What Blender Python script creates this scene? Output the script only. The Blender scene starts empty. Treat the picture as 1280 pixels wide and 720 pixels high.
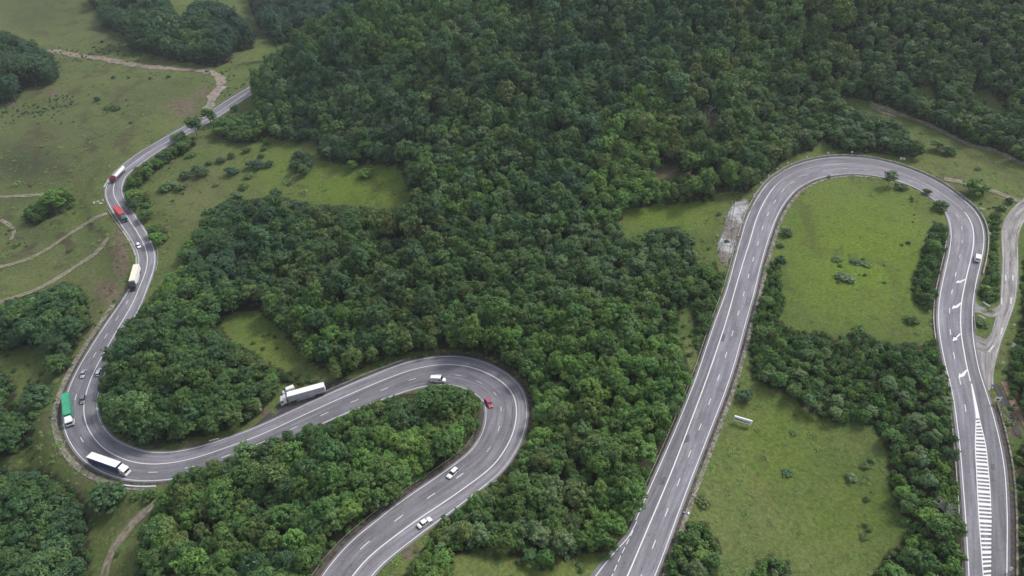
import bpy, bmesh, math, random
import numpy as np
from mathutils import Vector, Matrix
random.seed(7); rng = np.random.default_rng(11)
R_ = math.radians
# ================================================================ camera, sky, sun, exposure
sc = bpy.context.scene
col = sc.collection
cam = bpy.data.objects.new('camera', bpy.data.cameras.new('camera')); col.objects.link(cam)
cam.location = (0, 0, 230.0); cam.rotation_euler = (R_(90-37.0), 0, 0)
cam.data.sensor_width = 36; cam.data.lens = 36*865.0/1280; cam.data.clip_start = .5; cam.data.clip_end = 8000
sc.camera = cam
SUN_EL, SUN_AZ = 50.0, 55.0           # overcast noon light from behind the hill, a little to the right (azimuth clockwise from +y)
w = bpy.data.worlds.new('World'); sc.world = w; w.use_nodes = True
nt = w.node_tree; bg = nt.nodes['Background']; sky = nt.nodes.new('ShaderNodeTexSky')
sky.sky_type = 'NISHITA'; sky.sun_disc = False; sky.sun_elevation = R_(SUN_EL); sky.sun_rotation = R_(SUN_AZ)
sky.air_density = 1.3; sky.dust_density = 4.0; sky.ozone_density = 1.0; sky.altitude = 400
hs = nt.nodes.new('ShaderNodeHueSaturation'); hs.inputs['Saturation'].default_value = .45      # cloud cover greys the sky
nt.links.new(sky.outputs[0], hs.inputs['Color']); nt.links.new(hs.outputs[0], bg.inputs[0]); bg.inputs[1].default_value = 0.15
sl = bpy.data.lights.new('sun', 'SUN'); sl.energy = 1.8; sl.angle = R_(12); sl.color = (1, .965, .92)
sun = bpy.data.objects.new('sun', sl); col.objects.link(sun)
_d = Vector((math.sin(R_(SUN_AZ))*math.cos(R_(SUN_EL)), math.cos(R_(SUN_AZ))*math.cos(R_(SUN_EL)), math.sin(R_(SUN_EL))))
sun.rotation_euler = _d.to_track_quat('Z', 'Y').to_euler()
sc.view_settings.view_transform = 'Standard'; sc.view_settings.look = 'None'; sc.view_settings.gamma = 1
sc.view_settings.exposure = 0.42; sc.view_settings.use_curve_mapping = False
sc.cycles.max_bounces = 6; sc.cycles.diffuse_bounces = 3; sc.cycles.transmission_bounces = 3; sc.cycles.volume_bounces = 0
sc.cycles.transparent_max_bounces = 6; sc.cycles.use_denoising = True; sc.cycles.denoiser = 'OPENIMAGEDENOISE'
HAZE = 0.00010
# ---------------------------------------------------------------- camera model
F = 865.0; PITCH = math.radians(37.0); CZ = 230.0
CP, SP = math.cos(PITCH), math.sin(PITCH)
def ray(px, py):
    u = (np.asarray(px, float)-640)/F; v = (np.asarray(py, float)-360)/F
    return np.stack([u, CP - v*SP, -SP - v*CP], -1)          # axial depth 1
def project(P):
    P = np.asarray(P, float); x, y, z = P[..., 0], P[..., 1], P[..., 2]-CZ
    Z = y*CP - z*SP; up = y*SP + z*CP
    Zs = np.where(Z > 1, Z, 1)
    return 640+F*x/Zs, 360-F*up/Zs, Z
# ---------------------------------------------------------------- land: (pixel x, pixel y, metres below the camera)
CTRL = [(312,112,181),(250,152,184),(200,178,185),(148,215,187),(150,262,190),(175,300,193),(183,340,196),(133,440,200),(95,510,203),(135,590,205),
 (200,592,204),(280,572,201),(350,525,197),(420,495,192),(500,470,187),(580,455,183),(640,480,179),(645,530,175),(590,600,171),(520,640,168),(440,700,164),(400,760,162),
 (760,740,170),(800,650,169),(835,570,167),(870,490,165),(905,400,162),(935,300,159),(960,255,157),(1010,215,155),(1080,205,153.5),(1150,225,153),(1200,280,153),
 (1200,340,154),(1192,400,156),(1200,470,159),(1215,540,162),(1228,620,163),(1232,720,165),
 (1262,300,152),(1262,360,154),(1245,440,157.5),(1270,520,158),(1290,620,160),
 (1000,300,157),(1080,300,156),(1140,330,155),(1070,400,159),(1000,420,162),(1100,500,163),(980,520,166),(1000,600,169),(1130,620,167),(920,680,172),(1080,700,172),
 (850,270,163),(820,330,168),(780,450,171),(800,520,171),(720,560,170),(700,640,168),(640,700,167),(560,750,166),(700,450,175),(680,380,176),(600,400,181),(520,400,185),(440,420,189),
 (380,460,192),(300,420,194),(330,380,192),(250,440,197),(180,530,202),(250,540,200),(260,330,193),(360,300,187),(300,210,184),(240,250,188),(220,330,192),
 (420,235,176),(480,240,174),(380,190,178),(470,200,171),(330,170,182),(560,300,175),(640,300,172),(720,300,169),(760,240,163),(700,200,158),(620,220,163),(540,190,163),
 (450,140,170),(370,150,176),(330,110,178),(820,200,156),(900,200,154),(950,160,148),(1050,160,150),(1100,150,149),(1200,190,149),(1270,220,150),(1270,180,147),
 (600,100,146),(500,70,150),(700,90,143),(820,90,139),(950,80,137),(1080,90,136),(1200,110,138),(1270,110,137),
 (420,50,152),(380,85,164),(460,10,138),(540,20,137),(660,20,125),(800,20,118),(950,20,112),(1100,10,108),(1260,10,106),
 (280,640,190),(300,700,185),(380,620,184),(350,680,180),(420,570,186),(480,540,184),(560,520,180),(520,580,176),(230,720,192),(230,650,196),(330,590,192),
 (130,650,211),(160,690,207),(100,720,215),(40,600,220),(40,690,222),(20,500,217),(50,430,212),(30,360,205),(90,330,200),(40,280,199),(110,250,194),(40,220,196),
 (100,180,190),(30,150,194),(20,90,196),(120,120,188),(200,100,184),(270,90,181),(80,50,190),(150,30,190),(250,40,184),(20,10,192),(330,30,186),
 (640,900,160),(900,900,168),(1200,900,168),(300,900,185),(60,900,220),(1450,700,160),(1450,450,155),(1450,250,146),(1450,60,104),(-150,700,225),(-150,400,208),(-150,180,198)]
_c = np.array(CTRL, float)
_k = np.clip((_c[:, 1]-290)/130, 0, 1)*np.clip((600-_c[:, 0])/80, 0, 1); _c[:, 2] = np.where(_c[:, 2] > 176, 176+(_c[:, 2]-176)*(1-.38*_k), _c[:, 2])
_r = ray(_c[:, 0], _c[:, 1]); _t = _c[:, 2]/(-_r[:, 2]); _xy = (_r*_t[:, None])[:, :2]; _z = CZ-_c[:, 2]
WORLD = [(-60,760,62),(40,700,100),(160,640,132),(320,640,150),(-200,700,36),(-420,720,60),(-700,700,90),(-170,560,42),(-900,300,40),(-700,0,30),(0,-200,62),(600,-100,80),(800,300,110),(700,700,170),(0,1000,170),(-500,1100,150),
         (500,1100,230),(1300,1100,240),(-1300,1000,150),(-1500,0,60),(1500,0,120),(0,-1200,60),(1400,-1200,90),(-1400,-1200,60),(0,2200,300),(1800,2400,300),(-1800,2400,260)]
_w = np.array(WORLD, float); _xy = np.vstack([_xy, _w[:, :2]]); _z = np.concatenate([_z, _w[:, 2]])
C2 = 45.0**2
def _phi(r2): return np.sqrt(r2+C2)
def _solve():
    n = len(_xy); r2 = ((_xy[:, None]-_xy[None])**2).sum(-1)
    A = np.zeros((n+3, n+3)); A[:n, :n] = _phi(r2)-np.eye(n)*6.0
    A[:n, n] = 1; A[:n, n+1:] = _xy/1000; A[n, :n] = 1; A[n+1:, :n] = _xy.T/1000
    return np.linalg.solve(A, np.concatenate([_z, [0, 0, 0]]))
_W = _solve()
def G(x, y):
    x = np.asarray(x, float); y = np.asarray(y, float); s = x.shape; x = x.ravel(); y = y.ravel(); o = np.empty(x.size)
    for i in range(0, x.size, 40000):
        xx = x[i:i+40000]; yy = y[i:i+40000]
        r2 = (xx[:, None]-_xy[None, :, 0])**2+(yy[:, None]-_xy[None, :, 1])**2
        o[i:i+40000] = _phi(r2)@_W[:-3]+_W[-3]+_W[-2]*xx/1000+_W[-1]*yy/1000
    return o.reshape(s)
def cast(px, py, fn, t0=120.0, t1=1100.0, step=4.0, near=None):
    """first meeting of the rays through the pixels with the height function"""
    R = ray(px, py); ts = np.arange(t0, t1, step); n = len(R)
    P = R[:, None]*ts[None, :, None]; h = fn(P[..., 0], P[..., 1]); d = P[..., 2]+CZ-h
    idx = np.argmax(d < 0, axis=1); idx = np.where((d < 0).any(1), idx, len(ts)-1); idx = np.maximum(idx, 1)
    a = ts[idx-1]; b = ts[idx]
    for _ in range(12):
        m = (a+b)/2; Q = R*m[:, None]; dm = Q[:, 2]+CZ-fn(Q[:, 0], Q[:, 1]); up = dm > 0
        a = np.where(up, m, a); b = np.where(up, b, m)
    m = (a+b)/2; Q = R*m[:, None]; Q[:, 2] += CZ
    return Q
# ---------------------------------------------------------------- roads traced from the markings (solid line, outer edge, inner edge)
A_S = [(330,102),(312.5,113.6),(288.9,129.6),(269.4,142.8),(243,158),(218,172),(200,182.4),(183.9,191.4),(168,203),(154.7,213.6),(147.8,219.9),(142.9,230.3),(141.5,240),(145,249.7),(152,260.8),(160.3,273.3),(170.7,289.3),(176.9,299.4),(183.2,314.7),(184.6,325.8),(181.8,341.1),(175.6,356.4),(165.8,379.3),(151.2,404.3),(133.2,435.9),(118.7,462),(110,484),(106.2,498),(104.4,511.5),(107.3,529.6),(116,545.8),(128.6,560.3),(146.6,571),(168.3,578.8),(182,580.2),(198,580.8),(221.5,577.9),(252.2,570.3),(288.3,557.7),(320,546),(340,537.3),(373.5,521.9),(427,497.4),(480,475.2),(511,463.3),(540.4,457),(563.3,455.6),(588.3,459),(613.3,468.5),(632,481),(642.5,494.6),(646,513.3),(642.5,538.3),(632,561),(615.6,583.3),(586.7,605.6),(553.3,628.9),(517.8,652.2),(491,672.2),(468.9,688.9),(453.3,703.3),(441,718.9),(424,745),(410,775)]
A_W = [(328,98),(311,109.5),(288.9,122.6),(269,135),(251,147),(227.8,158.8),(215.3,167.8),(200,174.7),(175.6,190.7),(152,206.7),(137.4,224.7),(133.2,234.4),(132.9,244.2),(136.7,256.7),(143.6,269.2),(150.6,280),(158.2,289.3),(163,298),(170.7,312),(173.5,325.8),(173.5,332),(170,347),(161.7,363.3),(149.9,379.3),(136.8,399.8),(115,431.4),(98.9,460.3),(84.4,491),(79,511.5),(80.8,533.2),(87,550.3),(98,567.5),(114,582),(135.8,594.5),(155,598.5),(186.7,600.7),(215,598.3),(250,592),(290,579),(340,558),(381,539),(413,525),(450,509),(486,496.7),(507,489.4),(525.8,484.2),(560,481),(588,488),(601,500),(607,511),(607,527),(603,542.5),(592.5,559),(571.7,579),(542,599),(504.4,624.4),(482,642),(453,666.7),(424.4,693.3),(404.4,718.9),(385,748),(372,778)]
A_E = [(334,104.5),(313,118.5),(288.9,135.3),(255.6,156),(243,163),(207,184),(195,192),(175,205),(159.6,217.8),(153.3,231.7),(152.6,241.4),(156,251),(161,259),(170,272),(175.6,280),(182.5,290.4),(189.4,305),(193,316),(193.3,328.6),(189.4,343.9),(182.5,363.3),(170.2,392.6),(148,434),(131,466),(123.2,491.7),(122,506),(123.2,522.3),(130.4,536.8),(141.2,547.6),(161,558.4),(180,563.6),(201.7,565.8),(225,564.4),(252.2,558.2),(279.3,550),(306.4,540.5),(325,532.5),(358,517.3),(396.5,499.7),(427,486),(457.6,472.2),(480,464),(507,454),(532,448.3),(548.8,446.7),(580,447),(605,453),(625.8,462.3),(644.6,478),(654,492.5),(658,509),(657,523.8),(654,542.5),(648.8,558),(638,574),(624.4,590),(593.3,616.7),(566.7,636.7),(546.7,652.2),(513.3,676.7),(491,693.3),(465.6,718.9),(448,745),(434,775)]
B_S = [(757,778),(770,750),(785,718.9),(803.3,675.6),(818.9,638.9),(834.4,602.2),(851,560),(877.8,488.9),(892,448.9),(907.2,403),(923.3,346.7),(938,299),(943.3,280),(950,262.5),(958.3,247),(968.3,233),(980,223.5),(1000,213),(1031,206.2),(1062,204.5),(1094,208),(1125,216.5),(1156,229),(1180,244),(1198.9,258),(1210,270.5),(1216,284.4),(1217.3,300),(1214.4,320),(1208.9,342.2),(1205,360),(1201.5,379.5),(1200.5,398.9),(1201.5,418.4),(1204.6,437.8),(1208.9,461.2),(1214.4,482),(1219,504),(1222,530),(1226,570),(1229,610),(1231.5,650),(1233.5,718),(1234,780)]
B_W = [(735,778),(748,750),(764,718.9),(783,678),(799,642),(814,605),(834.5,561),(862,494.4),(880,444.4),(893.8,400),(908,366.7),(921,316.7),(926.5,296.7),(932,278.3),(938.6,263.3),(947,246.7),(957,233.3),(970,221),(1000,205),(1031,198),(1062.5,196.3),(1093.8,199.7),(1125,207.5),(1156,220),(1180,232.5),(1197,245),(1214,259),(1225,277),(1229.5,294),(1228,316),(1224,338),(1217.7,360),(1216.7,375.6),(1215.7,398.9),(1216.7,424.2),(1220.6,453.4),(1227.4,474.8),(1233.2,499),(1243.3,524.4),(1253.3,564.4),(1257.8,602),(1258.9,639),(1258,718),(1257,780)]
B_E = [(792,780),(804,750),(820,718.9),(836.7,673.3),(850,633.3),(863.3,600),(878.9,560),(893,524.4),(906.7,488.9),(920,448.9),(932,400),(941.7,371.7),(952,325),(961,296.7),(969,275),(978.3,256.7),(988.3,244),(1002,232.5),(1023,223),(1047,218),(1075,217.7),(1097,220.8),(1120,225.5),(1147,235.6),(1165.6,246.6),(1178,260),(1186,277.8),(1189,295.6),(1185.6,320),(1181,342),(1176.8,360),(1173.9,379.5),(1173,399),(1174.3,418.4),(1178.8,441.7),(1184.6,467),(1190.5,493),(1198.9,546.7),(1203.3,602),(1206.7,650),(1211,718),(1213,780)]
def catmull(P, n=10):
    P = np.asarray(P, float); Q = np.vstack([2*P[0]-P[1], P, 2*P[-1]-P[-2]]); out = []
    for i in range(1, len(Q)-2):
        a, b, c, d = Q[i-1:i+3]
        for t in np.arange(n)/n: out.append(.5*((2*b)+(c-a)*t+(2*a-5*b+4*c-d)*t*t+(3*b-a-3*c+d)*t**3))
    out.append(P[-1]); return np.array(out)
def resample(P, step):
    d = np.r_[0, np.cumsum(np.linalg.norm(np.diff(P[:, :2], axis=0), axis=1))]; n = max(2, int(round(d[-1]/step))+1)
    s = np.linspace(0, d[-1], n); return np.stack([np.interp(s, d, P[:, k]) for k in range(P.shape[1])], 1)
def gsm(P, sig):
    P = np.asarray(P, float); one = P.ndim == 1
    if one: P = P[:, None]
    k = int(3*sig)+1; w = np.exp(-.5*(np.arange(-k, k+1)/sig)**2); w /= w.sum()
    Q = np.vstack([2*P[0]-P[k:0:-1], P, 2*P[-1]-P[-2:-k-2:-1]]); R = np.stack([np.convolve(Q[:, j], w, 'valid') for j in range(P.shape[1])], 1)
    return R[:, 0] if one else R
STEP = 1.5
def nrm(P):
    t = np.gradient(P[:, :2], axis=0); t /= np.linalg.norm(t, axis=1)[:, None]; return np.stack([-t[:, 1], t[:, 0]], 1), t
def halfw(S, N, E, side):
    """distance from each station along its normal to the polyline E"""
    o = np.full(len(S), np.nan)
    a = E[:-1, :2]; b = E[1:, :2]; e = b-a
    for i in range(len(S)):
        n = N[i]*side; p = S[i, :2]; den = n[0]*e[:, 1]-n[1]*e[:, 0]; w = a-p
        with np.errstate(all='ignore'):
            t = (w[:, 0]*e[:, 1]-w[:, 1]*e[:, 0])/den; u = (w[:, 0]*n[1]-w[:, 1]*n[0])/den
        ok = (t > 0) & (t < 16) & (u >= 0) & (u <= 1)
        if ok.any(): o[i] = t[ok].min()
    bad = np.isnan(o); o[bad] = np.interp(np.flatnonzero(bad), np.flatnonzero(~bad), o[~bad]); return o
def road(S, W, E, fn, sw, sz=18):
    s = resample(cast(*catmull(S).T, fn), STEP); s = np.c_[gsm(s[:, :2], 2.2), s[:, 2]]; s = resample(s, STEP)
    z = gsm(s[:, 2], sz)
    w = cast(*catmull(W).T, fn); e = cast(*catmull(E).T, fn)
    N, T = nrm(s)
    lw, le = halfw(s, N, w, sw), halfw(s, N, e, -sw)
    return dict(c=np.c_[s[:, :2], z], n=N, t=T, w=w, e=e, lw=lw, le=le, sw=sw)
# ---------------------------------------------------------------- where woods stand (outlines of the crowns) and the clearings in them
WOODS = dict(
 hill=[(470,-30),(476,4),(430,24),(380,50),(345,73),(326,86),(315,100),(317,125),(320,150),(330,166),(345,175),(372,178),(395,176),(400,200),(437,207),(460,205),(493,207),(504,214),(508,232),(516,246),
   (500,262),(477,262),(437,257),(397,257),(360,249),(340,244),(320,249),(287,249),(263,262),(242,300),(224,316),(230,333),(207,353),(190,373),(178,391),(160,404),(134,438),(128,458),(123,480),(128,505),(139,530),(150,545),(173,557),(200,560),(227,552),(263,543),(300,533),(320,522),(332,508),
   (345,494),(352,478),(372,482),(400,478),(418,478),(432,470),(450,461),(480,449),(520,439),(560,436),(600,442),(630,453),(655,473),(667,500),(664,530),(657,552),(645,572),(627,591),(591,618),(573,633),(551,641),(546,660),(534,672),(531,686),(511,707),(498,730),(480,790),
   (700,790),(745,735),(765,700),(783,668),(797,643),(813,605),(830,567),(849,520),(866,478),(884,430),(892,395),(899,370),(906,345),(910,325),(905,310),(912,285),(915,252),(935,238),(950,228),(962,214),(985,198),(1005,189),(1016,189),(1026,172),(1043,187),(1070,190),(1107,192),(1127,195),(1147,196),(1152,190),(1150,176),
   (1132,174),(1125,158),(1103,147),(1073,139),(1047,128),(1050,122),(1090,126),(1110,133),(1147,149),(1173,160),(1207,177),(1247,187),(1262,198),(1290,208),(1420,240),(1420,-160),(460,-160)],
 knoll=[(-60,38),(0,42),(20,43),(43,57),(67,67),(75,97),(63,107),(33,110),(20,127),(0,130),(-60,150)],
 ridge=[(105,-10),(118,12),(128,15),(128,35),(155,42),(163,62),(190,68),(215,76),(245,80),(270,85),(290,75),(292,66),(318,60),(320,42),(305,25),(285,7),(262,2),(240,10),(235,22),(222,20),(208,-10)],
 back=[(312,-10),(315,8),(318,22),(330,42),(352,56),(385,42),(430,20),(476,0),(476,-30),(312,-30)],
 bend=[(-60,380),(0,380),(13,373),(33,368),(63,363),(77,352),(97,357),(110,373),(111,390),(117,407),(103,422),(92,440),(88,462),(70,472),(60,455),(60,435),(40,432),(20,436),(0,440),(-60,450)],
 edge=[(-60,455),(0,460),(10,470),(20,485),(18,500),(35,520),(42,540),(40,555),(20,570),(0,575),(-60,580)],
 corner=[(-80,585),(0,590),(20,585),(45,587),(70,595),(85,605),(100,620),(110,640),(113,670),(113,700),(108,800),(-80,800)],
 island=[(165,790),(170,720),(173,690),(180,665),(192,640),(203,618),(216,601),(224,586),(234,585),(250,578),(270,574),(277,567),(290,557),(304,545),(318,548),(334,547),(342,538),(360,533),(380,536),(387,524),(398,520),(404,528),(416,523),(433,518),(438,510),(451,506),(470,497),(497,492),(520,493),(528,486),(542,479),(563,478),(584,484),(597,494),(602,505),(603,520),(599,536),(588,551),(572,572),(544,589),(504,618),(478,638),(458,651),(429,675),(409,695),(396,715),(370,790)],
 thicket=[(940,400),(950,372),(958,350),(963,330),(976,326),(976,350),(980,380),(972,402),(1003,415),(1030,414),(1043,425),(1070,416),(1117,429),(1157,430),(1167,419),(1163,403),(1177,403),(1181,413),(1174,424),(1180,447),(1183,467),(1189,482),(1190,507),(1193,547),(1196,613),(1199,647),(1213,670),(1217,693),(1217,790),(1085,790),(1090,720),(1103,697),(1127,677),(1133,660),(1120,640),(1117,620),(1110,590),(1107,553),(1093,533),(1070,527),(1050,530),(1017,517),(993,500),(977,490),(955,482),(940,470),(937,438)],
 strip=[(1167,277),(1157,297),(1150,323),(1139,353),(1143,377),(1160,388),(1170,383),(1174,367),(1177,340),(1181,307),(1185,290),(1180,278)],
 verge=[(1238,264),(1254,268),(1248,290),(1247,310),(1249,340),(1249,370),(1240,380),(1223,370),(1230,345),(1238,320),(1239,295)],
 east=[(1278,325),(1276,400),(1267,430),(1258,466),(1262,490),(1274,510),(1290,522),(1440,530),(1440,310),(1290,300)],
 south_east=[(1278,545),(1270,575),(1274,620),(1273,680),(1274,800),(1440,800),(1440,540)],
 clump=[(838,682),(848,664),(860,650),(880,650),(893,668),(900,690),(896,720),(893,790),(822,790),(825,720),(832,700)],
 foot=[(945,702),(965,694),(985,705),(990,790),(938,790)],
 hedge=[(157,236),(165,220),(185,204),(202,193),(217,183),(240,171),(246,180),(235,190),(215,200),(196,215),(180,226),(172,236),(186,246),(190,260),(182,262),(168,256),(158,246)],
 lone=[(178,287),(195,280),(208,287),(210,300),(200,308),(186,304)],
 copse=[(266,162),(275,148),(295,142),(315,140),(328,150),(330,172),(315,179),(295,179),(275,173)],
 pair=[(362,207),(367,192),(378,187),(390,195),(392,208),(381,218),(368,216)],
 meadow_clump=[(32,264),(40,255),(60,250),(65,238),(80,235),(92,245),(95,258),(80,266),(62,273),(45,282),(33,278)])
CLEAR = [[(112,480),(117,455),(128,445),(135,452),(133,470),(128,484)],[(890,240),(937,240),(932,275),(918,330),(900,342),(893,330),(893,300),(900,270)],[(278,394),(300,388),(325,389),(342,402),(363,427),(387,453),(417,467),(420,480),(402,478),(385,474),(362,466),(340,457),(318,441),(298,430),(280,418)],
 [(560,700),(575,692),(610,687),(640,692),(650,704),(680,712),(715,700),(728,690),(750,690),(768,697),(750,720),(735,800),(540,800),(560,735),(572,712)],
 [(778,264),(800,258),(840,254),(880,252),(922,247),(912,264),(903,285),(897,310),(899,328),(882,332),(862,318),(868,302),(860,290),(845,283),(825,285),(805,290),(785,300),(775,290)],
 [(850,380),(862,375),(868,400),(868,430),(873,455),(862,468),(852,440),(848,410)],
 [(1140,112),(1165,105),(1171,120),(1157,126),(1143,122)],[(1203,118),(1235,112),(1253,128),(1256,140),(1235,138),(1215,128)],
 [(812,208),(832,204),(846,208),(854,219),(838,226),(820,224)],[(872,140),(884,134),(896,140),(898,156),(884,162),(872,156)]]
GREY = {}
MW, MH, MX, MY = 1520, 1000, 100, 180       # mask raster, offset
def raster(P):
    P = np.asarray(P, float); yy, xx = np.mgrid[0:MH, 0:MW]; X = xx-MX+.5; Y = yy-MY+.5; ins = np.zeros(X.shape, bool)
    x0, x1 = P[:, 0].min(), P[:, 0].max(); y0, y1 = P[:, 1].min(), P[:, 1].max()
    a = max(0, int(x0+MX)-1); b = min(MW, int(x1+MX)+2); c = max(0, int(y0+MY)-1); d = min(MH, int(y1+MY)+2)
    Xs, Ys = X[c:d, a:b], Y[c:d, a:b]; s = ins[c:d, a:b]
    for i in range(len(P)):
        p, q = P[i-1], P[i]
        if p[1] == q[1]: continue
        s ^= ((p[1] > Ys) != (q[1] > Ys)) & (Xs < (q[0]-p[0])*(Ys-p[1])/(q[1]-p[1])+p[0])
    return ins
REG = list(WOODS); MASK = np.zeros((MH, MW), np.int16)
for i, k in enumerate(REG): MASK[raster(WOODS[k])] = i+1
for P in CLEAR: MASK[raster(P)] = 0
def wood(px, py):
    i = np.clip((np.asarray(py)+MY).astype(int), 0, MH-1); j = np.clip((np.asarray(px)+MX).astype(int), 0, MW-1); return MASK[i, j]
# ---------------------------------------------------------------- the road beds cut into the land
def bed(rs):
    M, hf, z = [], [], []
    for r in rs:
        a, b = r['ow'], r['oe']; M.append(r['c'][:, :2]+r['n']*((a+b)/2)[:, None]); hf.append(np.abs(a-b)/2); z.append(r['c'][:, 2])
    return np.vstack(M), np.concatenate(hf), np.concatenate(z)
def near(x, y, B):
    M, hf, z = B; x = np.asarray(x, float); y = np.asarray(y, float); s = x.shape; x = x.ravel(); y = y.ravel()
    D = np.full(x.size, 999.); Z = np.zeros(x.size)
    lo = M.min(0)-45; hi = M.max(0)+45; k = np.flatnonzero((x > lo[0]) & (x < hi[0]) & (y > lo[1]) & (y < hi[1]))
    for i in range(0, k.size, 20000):
        j = k[i:i+20000]; d2 = (x[j, None]-M[None, :, 0])**2+(y[j, None]-M[None, :, 1])**2
        D[j] = (np.sqrt(d2)-hf).min(1); w = np.exp(-(d2-d2.min(1)[:, None])/50.); Z[j] = (w*z).sum(1)/w.sum(1)
    return D.reshape(s), Z.reshape(s)
def ss(a, b, x): t = np.clip((x-a)/(b-a), 0, 1); return t*t*(3-2*t)
def finish(r, s=6):
    r['ow'] = r['sw']*gsm(r['lw'], s); r['oe'] = -r['sw']*gsm(r['le'], s); return r
def bumps(x, y):
    return (.22*np.sin(x*.31+1.3*np.sin(y*.13))*np.sin(y*.27+np.sin(x*.17)*1.7)+.5*np.sin(x*.071+2+np.sin(y*.05))*np.sin(y*.083+1)+.12*np.sin(x*.9+y*.4)*np.sin(y*.8-x*.3))
BED = None; BED2 = None
def H(x, y):
    g = G(x, y)+bumps(np.asarray(x, float), np.asarray(y, float))
    if BED2 is not None:
        d, z = near(x, y, BED2); k = 1-ss(.8, 8, d); g = g*(1-k)+z*k
    d, z = near(x, y, BED); k = 1-ss(2.6, 17, d); return g*(1-k)+z*k
RA = finish(road(A_S, A_W, A_E, G, -1)); RB = finish(road(B_S, B_W, B_E, G, 1)); BED = bed([RA, RB])
RA = finish(road(A_S, A_W, A_E, H, -1, 6)); RB = finish(road(B_S, B_W, B_E, H, 1, 6)); BED = bed([RA, RB])
# side road and its two mouths: left and right edges
SIDE_L = [(1330,212),(1300,232),(1280,247.5),(1268,258),(1257,272),(1251.5,290),(1252,310),(1252,330),(1251,360),(1250,377),(1246,392),(1242,406),(1238,420),(1229,441),(1229,462),(1231,484)]
SIDE_R = [(1345,222),(1310,248),(1293,262),(1281,276),(1274.5,290),(1272.5,307),(1273,333),(1273,357),(1269.5,377),(1263,397),(1258,411),(1253.5,424),(1247,445),(1242,465),(1242,486)]
SPUR = [[(1216,371),(1222,379.5),(1232,385),(1242,386),(1250,380),(1251,376)],[(1216,390.5),(1224,391),(1232,394.5),(1238,396.5),(1246,396),(1248,394)]]
MOUTH = [[(1216,418),(1225,421),(1232,424),(1238,417.5),(1242,408)],[(1219,447),(1226,452),(1232,452),(1240,445),(1247,430)]]
def between(L, Rr, n, fn):
    l = catmull(L, 8); r = catmull(Rr, 8); l = resample(np.c_[l, l[:, 1]*0], .1)[:, :2] if False else l
    a = cast(*l.T, fn); b = cast(*r.T, fn); a = resample(a, np.linalg.norm(np.diff(a[:, :2], axis=0), axis=1).sum()/n); b = resample(b, np.linalg.norm(np.diff(b[:, :2], axis=0), axis=1).sum()/n)
    return a, b
a, b = between(SIDE_L, SIDE_R, 80, H); m = (a+b)/2; m[:, :2] = gsm(m[:, :2], 1.5); zz = gsm(m[:, 2], 4)
RS = dict(M=m[:, :2], hf=np.linalg.norm((a-b)[:, :2], axis=1)/2, z=zz); BED2 = (RS['M'], RS['hf'], RS['z'])
# ================================================================ materials
def mat(name, rgb=(.5, .5, .5), rough=.8, spec=.3, metal=0.0, noise=None):
    m = bpy.data.materials.new(name); m.use_nodes = True; t = m.node_tree; b = t.nodes['Principled BSDF']
    b.inputs['Base Color'].default_value = (*rgb, 1); b.inputs['Roughness'].default_value = rough
    b.inputs['Specular IOR Level'].default_value = spec; b.inputs['Metallic'].default_value = metal
    if noise:                                   # (scale, low factor, high factor): dirt and wear on the surface
        N = NB(m); c = N.tex(noise[0], 4, .6); N.link(N.mixc(N.ramp(c, .3, .7), [v*noise[1] for v in rgb], [v*noise[2] for v in rgb]), b.inputs['Base Color'])
    return m
class NB:
    """small node builder"""
    def __init__(s, m):
        s.t = m.node_tree; s.b = s.t.nodes.get('Principled BSDF'); s._co = None
    def n(s, k, **kw):
        x = s.t.nodes.new(k)
        for a, v in kw.items(): setattr(x, a, v)
        return x
    def link(s, a, b): s.t.links.new(a, b)
    def co(s):
        if s._co is None: s._co = s.n('ShaderNodeTexCoord').outputs['Object']
        return s._co
    def tex(s, scale, det=4, rough=.55, vec=None, dist=0):
        x = s.n('ShaderNodeTexNoise'); x.inputs['Scale'].default_value = scale; x.inputs['Detail'].default_value = det
        x.inputs['Roughness'].default_value = rough; x.inputs['Distortion'].default_value = dist; s.link(vec or s.co(), x.inputs['Vector']); return x.outputs[0]
    def ramp(s, v, a, b, lo=0.0, hi=1.0):
        x = s.n('ShaderNodeMapRange'); x.interpolation_type = 'SMOOTHSTEP'; s.link(v, x.inputs[0])
        for i, q in zip((1, 2, 3, 4), (a, b, lo, hi)): x.inputs[i].default_value = q
        return x.outputs[0]
    def math(s, op, a, b):
        x = s.n('ShaderNodeMath', operation=op)
        for i, q in enumerate((a, b)):
            if hasattr(q, 'links'): s.link(q, x.inputs[i])
            else: x.inputs[i].default_value = q
        return x.outputs[0]
    def mixc(s, f, a, b, kind='MIX'):
        x = s.n('ShaderNodeMix', data_type='RGBA', blend_type=kind)
        for q, i in ((f, 0), (a, 6), (b, 7)):
            if hasattr(q, 'links'): s.link(q, x.inputs[i])
            elif i == 0: x.inputs[0].default_value = q
            else: x.inputs[i].default_value = (*q, 1)
        return x.outputs[2]
    def attr(s, name, kind='GEOMETRY'):
        x = s.n('ShaderNodeAttribute', attribute_name=name, attribute_type=kind); return x
    def scale(s, c, f):
        x = s.n('ShaderNodeVectorMath', operation='SCALE'); s.link(c, x.inputs[0])
        if hasattr(f, 'links'): s.link(f, x.inputs[3])
        else: x.inputs[3].default_value = f
        return x.outputs[0]
    def bump(s, h, strength, dist):
        x = s.n('ShaderNodeBump'); x.inputs['Strength'].default_value = strength; x.inputs['Distance'].default_value = dist
        s.link(h, x.inputs['Height']); s.link(x.outputs[0], s.b.inputs['Normal'])
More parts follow.
